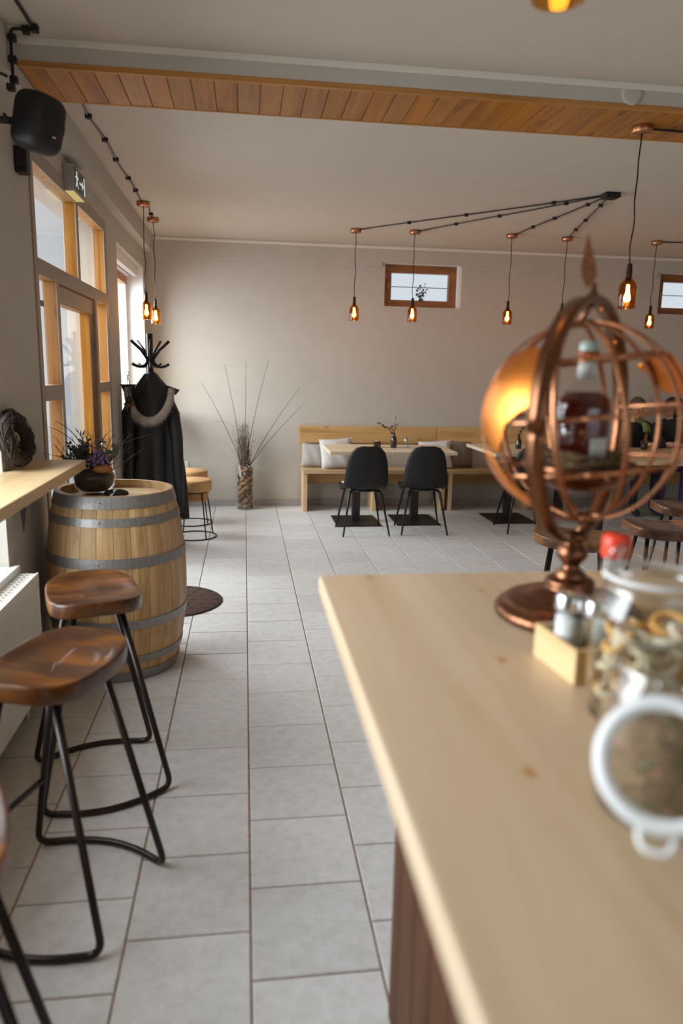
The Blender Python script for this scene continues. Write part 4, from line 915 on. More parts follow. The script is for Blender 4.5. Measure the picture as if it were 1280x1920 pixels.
cj = thing('candle_jar', 'small dark square candle jar on the left table', 'candle jar', (1.355, 7.40, TZ))
MB().box(-0.034, 0.034, -0.034, 0.034, 0.0, 0.066, 0.006).build('jar', plain('dark_candle_glass', (0.045, 0.017, 0.010), 0.2, coat=0.3), cj); MB().lathe([(0, 0.0675), (0.024, 0.0675), (0.024, 0.066)], 16).build('wax', CREAM, cj)
sd = thing('sugar_dispenser', 'glass sugar shaker with metal spout beside the brown bottle', 'sugar shaker', (1.665, 7.42, TZ))
MB().lathe([(0, 0.0), (0.028, 0.0), (0.031, 0.006), (0.029, 0.030), (0.031, 0.045), (0.026, 0.065), (0.024, 0.075)], 20).build('jar', JARG, sd)
MB().lathe([(0, 0.002), (0.026, 0.003), (0.026, 0.028), (0, 0.030)], 18).build('sugar', SALT, sd); MB().lathe([(0.026, 0.072), (0.025, 0.085), (0.012, 0.100), (0.006, 0.118), (0.005, 0.118)], 18).build('spout', STEEL, sd)
b2 = thing('brown_bottle', 'small dark bottle on the table left of the copper globe', 'bottle', (2.86, 7.35, TZ))
MB().lathe([(0, 0), (0.030, 0), (0.031, 0.004), (0.031, 0.085), (0.014, 0.115), (0.013, 0.145), (0.0, 0.145)], 20).build('body', MATS['opaque_brown_glass'], b2)
lf = MB(); tg = MB(); sprig(lf, tg, (0, 0, 0.14), (0.06, 0, 0.33), 16, 0.024); sprig(lf, tg, (0, 0, 0.14), (0.10, 0, 0.27), 14, 0.024); tg.build('stems', TWIG, b2); o = lf.build('leaves', LEAFD, b2); o['kind'] = 'stuff'
gl = thing('drinking_glass', 'dark drink in a clear glass on the thick oak table', 'glass', (4.28, 7.36, 0.75))
MB().lathe([(0, 0.0), (0.034, 0.0), (0.040, 0.10), (0.038, 0.10), (0.033, 0.006)], 20).build('glass', CLEAR, gl); MB().lathe([(0, 0.008), (0.033, 0.008), (0.036, 0.070), (0, 0.070)], 20).build('drink', plain('cola_drink', (0.02, 0.012, 0.012), 0.2), gl)
# bud vase on the sill of the high window
bu = thing('bud_vase', 'round glass bud vase with a dark sprig on the sill of the high window', 'vase', (1.955, YB+0.036, 2.2405))
MB().lathe([(0, 0.0), (0.020, 0.001), (0.046, 0.022), (0.052, 0.050), (0.040, 0.080), (0.018, 0.096), (0.016, 0.115), (0.020, 0.120)], 24).build('bulb', JARG, bu)
lf = MB(); tg = MB()
for tx, tz in ((-0.05, 0.20), (0.0, 0.23), (0.045, 0.25), (0.05, 0.19), (0.02, 0.17), (-0.02, 0.17)): sprig(lf, tg, (0, 0, 0.05), (tx, -0.01, tz), 7, 0.030)
tg.build('stems', TWIG, bu); o = lf.build('leaves', LEAFD, bu); o['kind'] = 'stuff'

# ================================================================ FLOWER BOWL ON THE BARREL
BZT = 0.888
fb = thing('flower_bowl', 'glass bowl planted with twigs, eucalyptus and lilac flowers on the barrel', 'plant bowl', (-0.762, 3.80, BZT))
MB().lathe([(0, 0.0), (0.045, 0.0), (0.075, 0.012), (0.100, 0.045), (0.106, 0.085), (0.104, 0.120), (0.101, 0.120), (0.102, 0.085), (0.096, 0.047), (0.070, 0.016), (0, 0.006)], 36).build('bowl', CLEAR, fb)
MB().lathe([(0, 0.018), (0.066, 0.020), (0.092, 0.048), (0.098, 0.085), (0.095, 0.108), (0.05, 0.122), (0, 0.126)], 28).build('soil', SOIL, fb)
sdh = MB()
sdh.lathe([(0, -0.016), (0.040, -0.013), (0.050, 0.0), (0.042, 0.014), (0.020, 0.020), (0, 0.021)], 20, (0.055, -0.055, 0.132))
for i in range(60):
    a = i*2.4; rr = 0.046*math.sqrt(i/60); sdh.ball((0.055+rr*math.cos(a), -0.055+rr*math.sin(a), 0.152-rr*rr*9), 0.0042, seg=5, rings=3)
sdh.build('seed_head', SEEDP, fb)
fl = MB()
for i in range(170):
    a = random.uniform(0, 2*PI); rr = random.uniform(0, 0.055); fl.ball((0.035+rr*math.cos(a), -0.035+rr*math.sin(a)*0.8, 0.165+random.uniform(-0.02, 0.065)*(1-rr*8)), random.uniform(0.0045, 0.0085), seg=6, rings=4)
o = fl.build('lilac_flowers', LILAC, fb); o['kind'] = 'stuff'
tw1 = MB(); lf = MB(); hb_ = MB()
for (tx, ty, tz, r0) in ((-0.17, -0.02, 0.37, 0.0035), (-0.20, -0.02, 0.34, 0.003), (0.10, 0.0, 0.33, 0.0025), (0.30, -0.05, 0.31, 0.0018), (-0.22, -0.1, 0.22, 0.002)):
    pts = bez((0.0, 0, 0.10), (tx*0.25, ty, tz*0.85), (tx, ty, tz), 12); MB().tube(pts, [r0-r0*0.6*i/12 for i in range(13)], 6).build('branch', TWIG, fb)
for i in range(46):
    bx_, by_ = random.gauss(0, 0.035), random.gauss(0, 0.03); tx = bx_*2.6+random.gauss(0.02, 0.03); h_ = random.uniform(0.22, 0.34); pts = [Vector((bx_+(tx-bx_)*u+random.gauss(0, 0.004), by_*(1+u), 0.11+(h_-0.11)*u)) for u in [j/6 for j in range(7)]]
    tw1.tube(pts, [0.0018-0.0011*j/6 for j in range(7)], 4)
    for j in (2, 3, 4, 5):
        d = Vector((random.gauss(0, 1), random.gauss(0, 0.7), 1)).normalized()*random.uniform(0.02, 0.05); tw1.tube([pts[j], pts[j]+d], [0.0012, 0.0006], 4)
        if random.random() < 0.3: tw1.ball(pts[j]+d, 0.0028, seg=5, rings=3)
for k in range(14): sprig(hb_, tw1, (random.uniform(-0.08, -0.02), random.uniform(-0.07, 0.03), 0.12), (random.uniform(-0.17, -0.02), random.uniform(-0.1, 0.03), random.uniform(0.17, 0.28)), 26, 0.020)
for k in range(8): sprig(lf, tw1, (0.0, 0.0, 0.12), (random.uniform(-0.08, 0.13), random.uniform(-0.05, 0.05), random.uniform(0.20, 0.33)), 6, 0.042)
o = tw1.build('fine_twigs', TWIG, fb); o['kind'] = 'stuff'; o = lf.build('eucalyptus_leaves', LEAF, fb); o['kind'] = 'stuff'; o = hb_.build('herb_leaves', HERB, fb); o['kind'] = 'stuff'
cc = thing('case_with_strap', 'small black pouch with a white strap lying on the barrel', 'pouch', (-0.635, 3.68, BZT))
q = MB().ball((0, 0, 0.022), 0.062, 0.04, 0.022, 18, 8); q.build('pouch', BLACKP, cc)
MB().strip(bez((-0.02, -0.045, 0.012), (0.0, -0.01, 0.075), (0.035, 0.035, 0.018), 10), [(0, 0, 1)]*11, [(0.014, -0.008, 0)]*11, 0.003).build('strap', WHITEP, cc)

# ================================================================ PEOPLE ON THE BENCH
def skin_body(name, joints, edges, mats, matfn, parent, sub=2):
    me = bpy.data.meshes.new(name); names = list(joints); me.from_pydata([joints[k][0] for k in names], [(names.index(a), names.index(b_)) for a, b_ in edges], [])
    ob = bpy.data.objects.new(name, me); col.objects.link(ob); md = ob.modifiers.new('skin', 'SKIN'); md.use_smooth_shade = True
    for i, k in enumerate(names):
        r_ = joints[k][1]; r_ = r_ if isinstance(r_, tuple) else (r_, r_); me.skin_vertices[0].data[i].radius = r_; me.skin_vertices[0].data[i].use_root = (i == 0)
    sm = ob.modifiers.new('sub', 'SUBSURF'); sm.levels = sub; sm.render_levels = sub
    bpy.context.view_layer.update(); dg = bpy.context.evaluated_depsgraph_get(); nm = bpy.data.meshes.new_from_object(ob.evaluated_get(dg)); ob.modifiers.clear(); ob.data = nm; nm.name = name
    nm.materials.clear()
    for mt_ in mats: nm.materials.append(mt_)
    for p in nm.polygons: p.use_smooth = True; p.material_index = matfn(p.center)
    ob.parent = parent; return ob
def person(label, loc, rz, J, E, mats, fn, hair, scarf, headc, hr, face_dir):
    t = thing('person', label, 'person', loc, rz)
    skin_body('body', J, E, mats, fn, t)
    hc = Vector(headc); fd = Vector(face_dir).normalized(); sd_ = fd.cross(Vector((0, 0, 1))).normalized()
    rot = Matrix((fd, -sd_, Vector((0, 0, 1)))).transposed()
    hd_ = MB().ball(hc, hr*1.06, hr*0.86, hr*1.22, 20, 14, rot); hd_.ball(hc+fd*hr*0.55+Vector((0, 0, -hr*0.62)), hr*0.52, hr*0.55, hr*0.55, 12, 8, rot)
    hd_.tube([hc+fd*hr*0.98+Vector((0, 0, hr*0.22)), hc+fd*hr*1.25+Vector((0, 0, -hr*0.18)), hc+fd*hr*1.0+Vector((0, 0, -hr*0.24))], [hr*0.07, hr*0.15, hr*0.12], 8)
    ho = hd_.build('head', SKIN, t)
    for s_ in (-1, 1):
        MB().ball(hc+fd*hr*0.93+sd_*s_*hr*0.36+Vector((0, 0, hr*0.10)), hr*0.13, seg=8, rings=6).build('eye', HAIRD, ho)
        MB().ball(hc+sd_*s_*hr*0.87+Vector((0, 0, -hr*0.05)), hr*0.20, hr*0.08, hr*0.30, 10, 6, rot).build('ear', SKIN, ho)
    MB().ball(hc+fd*hr*1.02+Vector((0, 0, -hr*0.58)), hr*0.06, hr*0.30, hr*0.06, 10, 5, rot).build('mouth', TEAR, ho)
    hair(t, hc, hr, fd, sd_, rot)
    if scarf: scarf(t)
    return t
def hair_short(t, c, hr, fd, sd_, rot):
    q = MB(); seg, rg = 20, 10; vs = []; fs = []
    for i in range(rg+1):
        th_ = PI*0.60*i/rg
        for k in range(seg):
            a = 2*PI*k/seg; lim = 1.0 if math.cos(a) < 0.2 else 0.62; tt = th_*lim; vs.append(c+rot @ Vector((hr*1.13*math.sin(tt)*math.cos(a), hr*0.94*math.sin(tt)*math.sin(a), hr*1.30*math.cos(tt))))
    for i in range(rg):
        for k in range(seg): k2 = (k+1) % seg; fs.append((i*seg+k, (i+1)*seg+k, (i+1)*seg+k2, i*seg+k2))
    q.add(vs, fs, True); q.build('hair', HAIRB, t)
def hair_bob(t, c, hr, fd, sd_, rot):
    q = MB(); seg, rg = 24, 12; vs = []; fs = []
    for i in range(rg+1):
        for k in range(seg):
            a = 2*PI*k/seg; fr = max(0, math.cos(a)); lim = PI*(0.92 if fr < 0.25 else 0.40); tt = lim*i/rg
            vs.append(c+rot @ Vector((hr*1.22*math.sin(tt)**0.8*math.cos(a) if tt > 0 else 0, hr*1.12*math.sin(tt)**0.75*math.sin(a) if tt > 0 else 0, hr*1.38*math.cos(tt)-(0.1*hr if tt > 1.6 else 0))))
    for i in range(rg):
        for k in range(seg): k2 = (k+1) % seg; fs.append((i*seg+k, (i+1)*seg+k, (i+1)*seg+k2, i*seg+k2))
    q.add(vs, fs, True); q.build('hair', HAIRD, t)
def hand(t, wrist, d, pn, curl=0.9, side=1):
    """palm, four fingers and a thumb from the wrist along d, palm normal pn"""
    d = Vector(d).normalized(); pn = Vector(pn).normalized(); sx = d.cross(pn)*side; w_ = Vector(wrist); q = MB()
    q.tube([w_-d*0.01, w_+d*0.03, w_+d*0.075, w_+d*0.09], [0.024, 0.034, 0.037, 0.020], 10)
    for k, ln in enumerate((0.068, 0.078, 0.072, 0.056)):
        b_ = w_+d*0.082+sx*(0.030-0.020*k); pts = [b_-d*0.02, b_]; dr = d.copy(); p = b_
        for j in range(3): dr = (dr+pn*curl*0.42).normalized(); p = p+dr*ln/3; pts.append(p)
        q.tube(pts, [0.0095, 0.0095, 0.009, 0.008, 0.006], 8)
    b_ = w_+d*0.03+sx*0.030; q.tube([b_-sx*0.015, b_+sx*0.018+d*0.02, b_+sx*0.022+d*0.045+pn*0.012, b_+sx*0.014+d*0.066+pn*0.022], [0.012, 0.0115, 0.010, 0.007], 8)
    return q.build('hand', SKIN, t)
def body_joints(lean, la, ra, feet_y=-0.62):
    """seated, facing -y, hips at origin z=0.50"""
    J = {'hip': ((0, 0, 0.56), (0.165, 0.12)), 'waist': ((0, lean*0.3, 0.72), (0.150, 0.105)), 'chest': ((0, lean*0.75, 0.90), (0.165, 0.115)), 'top': ((0, lean, 1.02), (0.10, 0.085)), 'neck': ((0, lean*1.15, 1.09), 0.052), 'skull': ((0, lean*1.3, 1.15), 0.05)}
    E_ = [('hip', 'waist'), ('waist', 'chest'), ('chest', 'top'), ('top', 'neck'), ('neck', 'skull')]
    for s_, nm, arm in ((-1, 'l', la), (1, 'r', ra)):
        J['sh'+nm] = ((s_*0.175, lean, 0.985), 0.062); J['el'+nm] = (arm[0], 0.048); J['wr'+nm] = (arm[1], 0.032)
        E_ += [('top', 'sh'+nm), ('sh'+nm, 'el'+nm), ('el'+nm, 'wr'+nm)]
        J['th'+nm] = ((s_*0.10, -0.08, 0.545), 0.085); J['kn'+nm] = ((s_*0.12, -0.46, 0.54), 0.062); J['an'+nm] = ((s_*0.12, -0.44, 0.10), 0.042); J['to'+nm] = ((s_*0.13, -0.60, 0.045), (0.042, 0.034))
        E_ += [('hip', 'th'+nm), ('th'+nm, 'kn'+nm), ('kn'+nm, 'an'+nm), ('an'+nm, 'to'+nm)]
    return J, E_
J1, E1 = body_joints(-0.10, ((-0.21, -0.36, 0.80), (-0.115, -0.285, 1.045)), ((0.26, -0.34, 0.795), (0.06, -0.48, 0.80)))
def fn1(c): return 0 if c.z > 1.07 and abs(c.x) < 0.07 and c.y > -0.22 else (2 if c.z < 0.62 and c.y < -0.05 or c.z < 0.55 else 1)
P1X, P1Y = 4.44, 8.00
def scarf1(t):
    MB().tube([(0.085*math.cos(2*PI*i/16), -0.12+0.075*math.sin(2*PI*i/16), 1.055+0.012*math.sin(4*PI*i/16)) for i in range(16)], 0.026, 8, closed=True).build('scarf', SCARF, t)
    MB().strip([(0.05, -0.19, 1.05), (0.085, -0.215, 1.0), (0.10, -0.225, 0.93)], [(0, -1, 0.2)]*3, [(0.06, 0, 0), (0.075, 0, 0), (0.085, 0, 0)], 0.02).build('scarf_end', SCARF, t)
pA = person('person in a black jacket and green scarf resting cheek on hand at the thick table', (P1X, P1Y, -0.02), 0, J1, E1, [SKIN, CLOTHK, CLOTHN], fn1, hair_short, scarf1, (0.0, -0.155, 1.205), 0.092, (0.45, -0.85, -0.12))
hand(pA, (-0.112, -0.282, 1.05), (0.15, 0.25, 1.0), (0.75, 0.6, 0.0), 0.7, -1); hand(pA, (0.06, -0.48, 0.80), (-1, -0.15, 0.02), (0, 0, -1), 0.25, 1)
J2, E2 = body_joints(-0.06, ((-0.25, -0.30, 0.80), (-0.12, -0.44, 0.80)), ((0.26, -0.30, 0.80), (0.05, -0.44, 0.80)))
def fn2(c): return 0 if c.z > 1.07 and abs(c.x) < 0.07 else (2 if c.z < 0.62 and c.y < -0.05 or c.z < 0.55 else 1)
pB = person('person with a dark bob and dark top turned towards the one with the green scarf', (4.95, 8.00, -0.02), R(-20), J2, E2, [SKIN, CLOTHK, CLOTHP], fn2, hair_bob, None, (0.0, -0.085, 1.205), 0.092, (-0.90, -0.05, -0.05))
hand(pB, (-0.12, -0.44, 0.80), (1, -0.2, 0.02), (0, 0, -1), 0.25, 1); hand(pB, (0.05, -0.44, 0.80), (-1, -0.3, 0.05), (0, 0, -1), 0.25, -1)
for p_ in (pA, pB): p_['category'] = 'person'

# ================================================================ COPPER GLOBE WITH BOTTLE
GX, GY, GZ = 0.648, 1.34, 1.442
gb = thing('armillary_globe', 'tall copper armillary globe with ring cage, copper continents and spear finial on the counter', 'globe', (GX, GY, CZ))
gz = GZ-CZ
MB().lathe([(0, 0.0), (0.138, 0.0), (0.145, 0.004), (0.146, 0.016), (0.138, 0.024), (0.128, 0.027), (0.126, 0.034), (0.112, 0.040), (0.098, 0.041), (0.080, 0.046), (0.066, 0.056), (0.050, 0.060), (0.046, 0.066), (0.050, 0.072), (0.046, 0.080), (0.028, 0.086), (0, 0.088)], 44).build('base', BRONZE, gb)
MB().lathe([(0.030, 0.080), (0.032, 0.090), (0.020, 0.100), (0.016, 0.108), (0.020, 0.114), (0.030, 0.126), (0.031, 0.138), (0.022, 0.150), (0.017, 0.156), (0.028, 0.163), (0.030, 0.170), (0.022, 0.178), (0, 0.180)], 28).build('stem', BRONZE, gb)
ec = Vector((-0.435, -0.90, 0)).normalized(); el = Vector((-ec.y, ec.x, 0)) * -1
if el.dot(Vector((-0.9, 0.435, 0))) < 0: el = -el
ez = Vector((0, 0, 1)); RO = 0.230; C0 = Vector((0, 0, gz))
md_ = (math.cos(R(19))*ec+math.sin(R(19))*el).normalized(); mn = md_.cross(ez)
def ring_pts(c, u, v_, r_, n_=72): return [c+r_*(math.cos(2*PI*i/n_)*u+math.sin(2*PI*i/n_)*v_) for i in range(n_+1)]
pts = ring_pts(C0, md_, ez, RO); MB().strip(pts, [(p-C0).normalized() for p in pts], [mn*0.030]*len(pts), 0.012).build('meridian_ring', BRONZE, gb)
for i in range(0, 72, 3):
    a = 2*PI*i/72; p = C0+(RO-0.006)*(math.cos(a)*md_+math.sin(a)*ez); bd_ = MB().ball((0, 0, 0), 0.0045, seg=6, rings=4)
    if i == 0: b0_ = bd_.build('stud', COPPERG, gb, p)
    else: child(b0_, 'stud', gb, p)
RG = 0.190; tilt = Matrix.Rotation(R(7), 3, ec)
def sph(lam, phi, r_=RG): return C0+tilt @ (r_*(math.cos(phi)*(math.cos(lam)*ec+math.sin(lam)*el)+math.sin(phi)*ez))
for k in range(10):
    lam = R(14+36*k); pts = [sph(lam, R(-82+164*i/28)) for i in range(29)]; tn = tilt @ (-math.sin(lam)*ec+math.cos(lam)*el)
    MB().strip(pts, [(p-C0).normalized() for p in pts], [tn*0.010]*29, 0.0035).build('rib', COPPERD, gb)
for phi in (R(38), R(5), R(-26), R(-82), R(82)):
    n_ = 60; pts = [sph(2*PI*i/n_, phi, RG-0.002) for i in range(n_+1)]; up_ = [tilt @ ez for p in pts]
    MB().strip(pts, [(p-C0).normalized() for p in pts], [u*0.008 for u in up_], 0.003).build('latitude_ring', COPPERD, gb)
MB().tube([C0+Vector((0, 0, -RG-0.045)), C0+tilt @ Vector((0, 0, -RG+0.004))], 0.006, 8).build('lower_axle', BRONZE, gb); MB().tube([C0+Vector((0, 0, RO-0.002)), C0+tilt @ Vector((0, 0, RG-0.006))], 0.006, 8).build('upper_axle', BRONZE, gb)
# spear finial: leans a touch, flat leaf blade
fz = gz+RO; q = MB(); q.lathe([(0.012, -0.006), (0.013, 0.006), (0.006, 0.014), (0.005, 0.030)], 14, (0, 0, fz)); q.build('finial_socket', BRONZE, gb)
lv = Vector((0.9, -0.435, 0)); bl_ = [(0.0, 0.018), (0.016, 0.040), (0.013, 0.060), (-0.006, 0.118), (-0.014, 0.060), (-0.012, 0.040)]; th_ = Vector((0.435, 0.9, 0))*0.005; vs = []
for u, z in bl_: vs.append(lv*(u-0.012)+Vector((0, 0, fz+z))-th_)
for u, z in bl_: vs.append(lv*(u-0.012)+Vector((0, 0, fz+z))+th_)
q = MB(); q.add(vs, [(0, 1, 2, 3, 4, 5), (11, 10, 9, 8, 7, 6)]+[(i, (i+1) % 6, 6+(i+1) % 6, 6+i) for i in range(6)]); q.build('spear_blade', COPPERD, gb)
# continents: bent copper sheet between the ribs
def inpoly(x, y, P):
    c = False; j = len(P)-1
    for i in range(len(P)):
        if (P[i][1] > y) != (P[j][1] > y) and x < (P[j][0]-P[i][0])*(y-P[i][1])/(P[j][1]-P[i][1])+P[i][0]: c = not c
        j = i
    return c
def continent(poly, st=1.25):
    vs = {}; V = []; F = []
    def vid(i, j, s_):
        if (i, j, s_) not in vs: vs[(i, j, s_)] = len(V); V.append(sph(R(i*st), R(j*st), RG+0.0035+(0.0018 if s_ else 0)))
        return vs[(i, j, s_)]
    x0, x1 = min(p[0] for p in poly), max(p[0] for p in poly); y0, y1 = min(p[1] for p in poly), max(p[1] for p in poly); cells = set()
    for i in range(int(x0/st)-1, int(x1/st)+2):
        for j in range(int(y0/st)-1, int(y1/st)+2):
            if inpoly((i+0.5)*st, (j+0.5)*st, poly): cells.add((i, j))
    for i, j in cells:
        F.append((vid(i, j, 1), vid(i+1, j, 1), vid(i+1, j+1, 1), vid(i, j+1, 1))); F.append((vid(i, j+1, 0), vid(i+1, j+1, 0), vid(i+1, j, 0), vid(i, j, 0)))
        for (di, dj, a, b_) in ((-1, 0, (i, j), (i, j+1)), (1, 0, (i+1, j), (i+1, j+1)), (0, -1, (i, j), (i+1, j)), (0, 1, (i, j+1), (i+1, j+1))):
            if (i+di, j+dj) not in cells: F.append((vid(*a, 0), vid(*b_, 0), vid(*b_, 1), vid(*a, 1)))
    q = MB(); q.add(V, F, True); return q.build('continent', COPPERG, gb)
continent([(17, 47), (40, 50), (56, 47), (66, 36), (74, 22), (78, 8), (70, -2), (63, -4), (58, -10), (52, -12), (47, -5), (43, 4), (34, 10), (24, 14), (17, 28)])
continent([(72, -8), (60, -13), (56, -22), (50, -32), (42, -40), (30, -46), (34, -52), (52, -48), (66, -36), (76, -20)])
continent([(-140, 30), (-110, 40), (-80, 34), (-70, 20), (-95, 8), (-125, 12)])
# cradle and nest inside
MB().lathe([(0, -0.135), (0.030, -0.135), (0.070, -0.122), (0.100, -0.100), (0.112, -0.080), (0.109, -0.079), (0.096, -0.098), (0.066, -0.118), (0, -0.130)], 32, C0).build('cradle_bowl', BRONZE, gb)
for k in range(3):
    a = 2*PI*k/3+0.4; MB().tube([C0+Vector((0.108*math.cos(a), 0.108*math.sin(a), -0.082)), C0+Vector((0.165*math.cos(a), 0.165*math.sin(a), -0.088))], 0.004, 6).build('cradle_arm', BRONZE, gb)
ns = thing('straw_nest', 'nest of brown straw inside the copper globe', 'straw', (GX, GY, GZ-0.118)); q = MB()
for i in range(420):
    a0 = random.uniform(0, 2*PI); rr = random.uniform(0.03, 0.088); z = 0.006+0.034*(rr/0.088)**2+random.uniform(0, 0.030); ln = random.uniform(0.4, 1.1); pts = [(rr*math.cos(a0+ln*j/4), rr*math.sin(a0+ln*j/4), z+random.gauss(0, 0.003)) for j in range(5)]; q.tube(pts, random.uniform(0.0010, 0.0024), 4)
q.lathe([(0, 0.0), (0.06, 0.008), (0.085, 0.032), (0.055, 0.040), (0, 0.040)], 20)
o = q.build('fibres', STRAW, ns); o['kind'] = 'stuff'
bt = thing('liqueur_bottle', 'round-shouldered bottle of dark red liqueur with white label inside the copper globe', 'bottle', (GX, GY, GZ-0.077))
MB().lathe([(0, 0.0), (0.050, 0.0), (0.054, 0.006), (0.054, 0.105), (0.050, 0.122), (0.034, 0.142), (0.020, 0.158), (0.017, 0.200), (0.019, 0.202), (0.019, 0.212), (0.015, 0.213)], 32).build('glass', JARG, bt)
MB().lathe([(0, 0.003), (0.049, 0.003), (0.0525, 0.008), (0.0525, 0.104), (0.048, 0.120), (0.036, 0.136), (0, 0.136)], 28).build('drink', WINEB, bt)
def arc_label(name, a0, a1, z0, z1, r_, mat_, par):
    vs = []; fs = []; n_ = 10
    for i in range(n_+1):
        a = a0+(a1-a0)*i/n_; c, s_ = math.cos(a), math.sin(a); vs += [(r_*c, r_*s_, z0), (r_*c, r_*s_, z1), ((r_+0.0008)*c, (r_+0.0008)*s_, z1), ((r_+0.0008)*c, (r_+0.0008)*s_, z0)]
    for i in range(n_):
        for k in range(4): fs.append((4*i+k, 4*i+4+k, 4*i+4+(k+1) % 4, 4*i+(k+1) % 4))
    q = MB(); q.add(vs, fs, True); return q.build(name, mat_, par)
ca = math.atan2(ec.y, ec.x)
arc_label('label', ca+0.28, ca+0.95, 0.004, 0.052, 0.0548, PAPER, bt); arc_label('label', ca-1.25, ca-0.85, 0.0, 0.045, 0.0548, PAPER, bt)
arc_label('neck_label', ca-1.1, ca+1.1, 0.160, 0.196, 0.0186, PAPER, bt); arc_label('neck_label', ca-1.3, ca+1.3, 0.198, 0.212, 0.0195, CORKRED, bt)
MB().lathe([(0, 0.206), (0.0165, 0.206), (0.0175, 0.214), (0.0175, 0.226), (0.012, 0.230), (0, 0.231)], 18).build('stopper', plain('pale_green_stopper', (0.45, 0.55, 0.48), 0.3), bt)
MB().ball((0.0555*math.cos(ca), 0.0555*math.sin(ca), 0.062), 0.004, seg=8, rings=5).build('seal', COPPERG, bt)

# ================================================================ JARS, CRATE, BOTTLES ON THE COUNTER
def jar_body(t, r_, h_, mat_=None):
    MB().lathe([(0, 0.0), (r_*0.90, 0.0), (r_, 0.008), (r_, h_*0.76), (r_*0.96, h_*0.84), (r_*0.80, h_*0.92), (r_*0.79, h_*0.965), (r_*0.84, h_*0.975), (r_*0.84, h_), (r_*0.78, h_), (r_*0.74, h_*0.93), (r_*0.92, h_*0.83), (r_*0.955, h_*0.75), (r_*0.955, 0.014), (0, 0.010)], 40).build('glass_body', mat_ or JARG, t)
    MB().tube([(r_*0.825*math.cos(2*PI*i/32), r_*0.825*math.sin(2*PI*i/32), h_*0.945) for i in range(32)], 0.0018, 6, closed=True).build('neck_wire', STEEL, t)
j1 = thing('clip_jar', 'closed clip-top glass jar of dried orange rings in front of the wooden crate', 'jar', (0.570, 0.915, CZ), R(20)); r1, h1 = 0.083, 0.205
jar_body(j1, r1, h1)
MB().tube([(r1*0.82*math.cos(2*PI*i/32), r1*0.82*math.sin(2*PI*i/32), h1+0.003) for i in range(32)], 0.0035, 6, closed=True).build('rubber_seal', RUBBER, j1)
MB().lathe([(r1*0.84, h1+0.005), (r1*0.86, h1+0.010), (r1*0.85, h1+0.020), (r1*0.70, h1+0.028), (r1*0.66, h1+0.026), (0, h1+0.024)], 40).build('lid', JARG, j1)
MB().tube(round_path([(-0.012, r1*0.83, h1*0.94), (-0.012, r1*0.95, h1+0.01), (-0.012, r1*0.80, h1+0.030), (0.012, r1*0.80, h1+0.030), (0.012, r1*0.95, h1+0.01), (0.012, r1*0.83, h1*0.94)], 0.008), 0.0018, 6).build('hinge_wire', STEEL, j1)
MB().tube(round_path([(-0.026, -r1*0.83, h1*0.94), (-0.026, -r1*1.06, h1*0.80), (-0.02, -r1*1.10, h1*0.62), (0.02, -r1*1.10, h1*0.62), (0.026, -r1*1.06, h1*0.80), (0.026, -r1*0.83, h1*0.94)], 0.012), 0.0022, 6).build('clip_wire', STEEL, j1)
og = MB().tube([(0.021*math.cos(2*PI*i/18), 0.021*math.sin(2*PI*i/18), 0) for i in range(18)], 0.0055, 7, closed=True); RM = [og.mesh('fruit_ring', ORANGE), og.mesh('fruit_ring', CREAM)]
for lay in range(7):
    for k in range(6):
        a = lay*0.55+2*PI*k/6+random.uniform(-0.1, 0.1); rr = 0.046
        if lay == 6 and k > 3: continue
        ob = bpy.data.objects.new('dried_fruit_ring', RM[0 if random.random() < 0.5 else 1]); col.objects.link(ob); ca_, sa_ = math.cos(R(20)), math.sin(R(20))
        lx, ly = rr*math.cos(a), rr*math.sin(a); ob.location = (0.570+lx*ca_-ly*sa_, 0.915+lx*sa_+ly*ca_, CZ+0.024+lay*0.0175); ob.rotation_euler = (random.uniform(0.15, 0.5), random.uniform(-0.3, 0.3), random.uniform(0, 6))
        if lay in (2, 4): ob.rotation_euler = (PI/2-random.uniform(0.1, 0.3), 0, a+PI/2+R(20)); ob.location.z += 0.006
        tag(ob, 'orange dried fruit ring inside the closed clip-top jar' if ob.data == RM[0] else 'cream-coloured dried fruit ring inside the closed clip-top jar', 'fruit ring', 'dried fruit rings in the jar')
# open jar with its lid hanging towards the camera
j2 = thing('open_clip_jar', 'open clip-top jar of dried herbs with its white-sealed lid hanging down in front', 'jar', (0.470, 0.700, CZ)); r2, h2 = 0.076, 0.178
jar_body(j2, r2, h2)
hd2 = Vector((-0.555, -0.832, 0)); sd2 = Vector((0.832, -0.555, 0))
lidc = hd2*(r2+0.034)+Vector((0, 0, 0.106)); nrm = (hd2+Vector((0, 0, 0.62))).normalized(); upl = (Vector((0, 0, 1))-nrm*nrm.z).normalized(); sdl = upl.cross(nrm)
Ml = Matrix((sdl, upl, nrm)).transposed().to_4x4(); Ml.translation = lidc
ld = MB(); ld.merge(MB().lathe([(0, -0.008), (0.050, -0.010), (0.062, -0.004), (0.067, 0.0), (0.067, 0.006), (0.058, 0.006), (0.054, 0.002), (0.046, -0.002), (0, -0.002)], 40), Ml); ldo = ld.build('lid', JARG, j2)
ld = MB(); ld.merge(MB().lathe([(0.051, 0.006), (0.051, 0.012), (0.0655, 0.012), (0.0670, 0.006), (0.0655, 0.004), (0.051, 0.006)], 44), Ml); ld.build('rubber_seal', RUBBER, ldo)
ld = MB(); ld.merge(MB().lathe([(0.0405, -0.002), (0.0405, 0.004), (0.045, 0.004), (0.045, -0.002)], 40), Ml); ld.build('inner_rim', JARG, ldo)
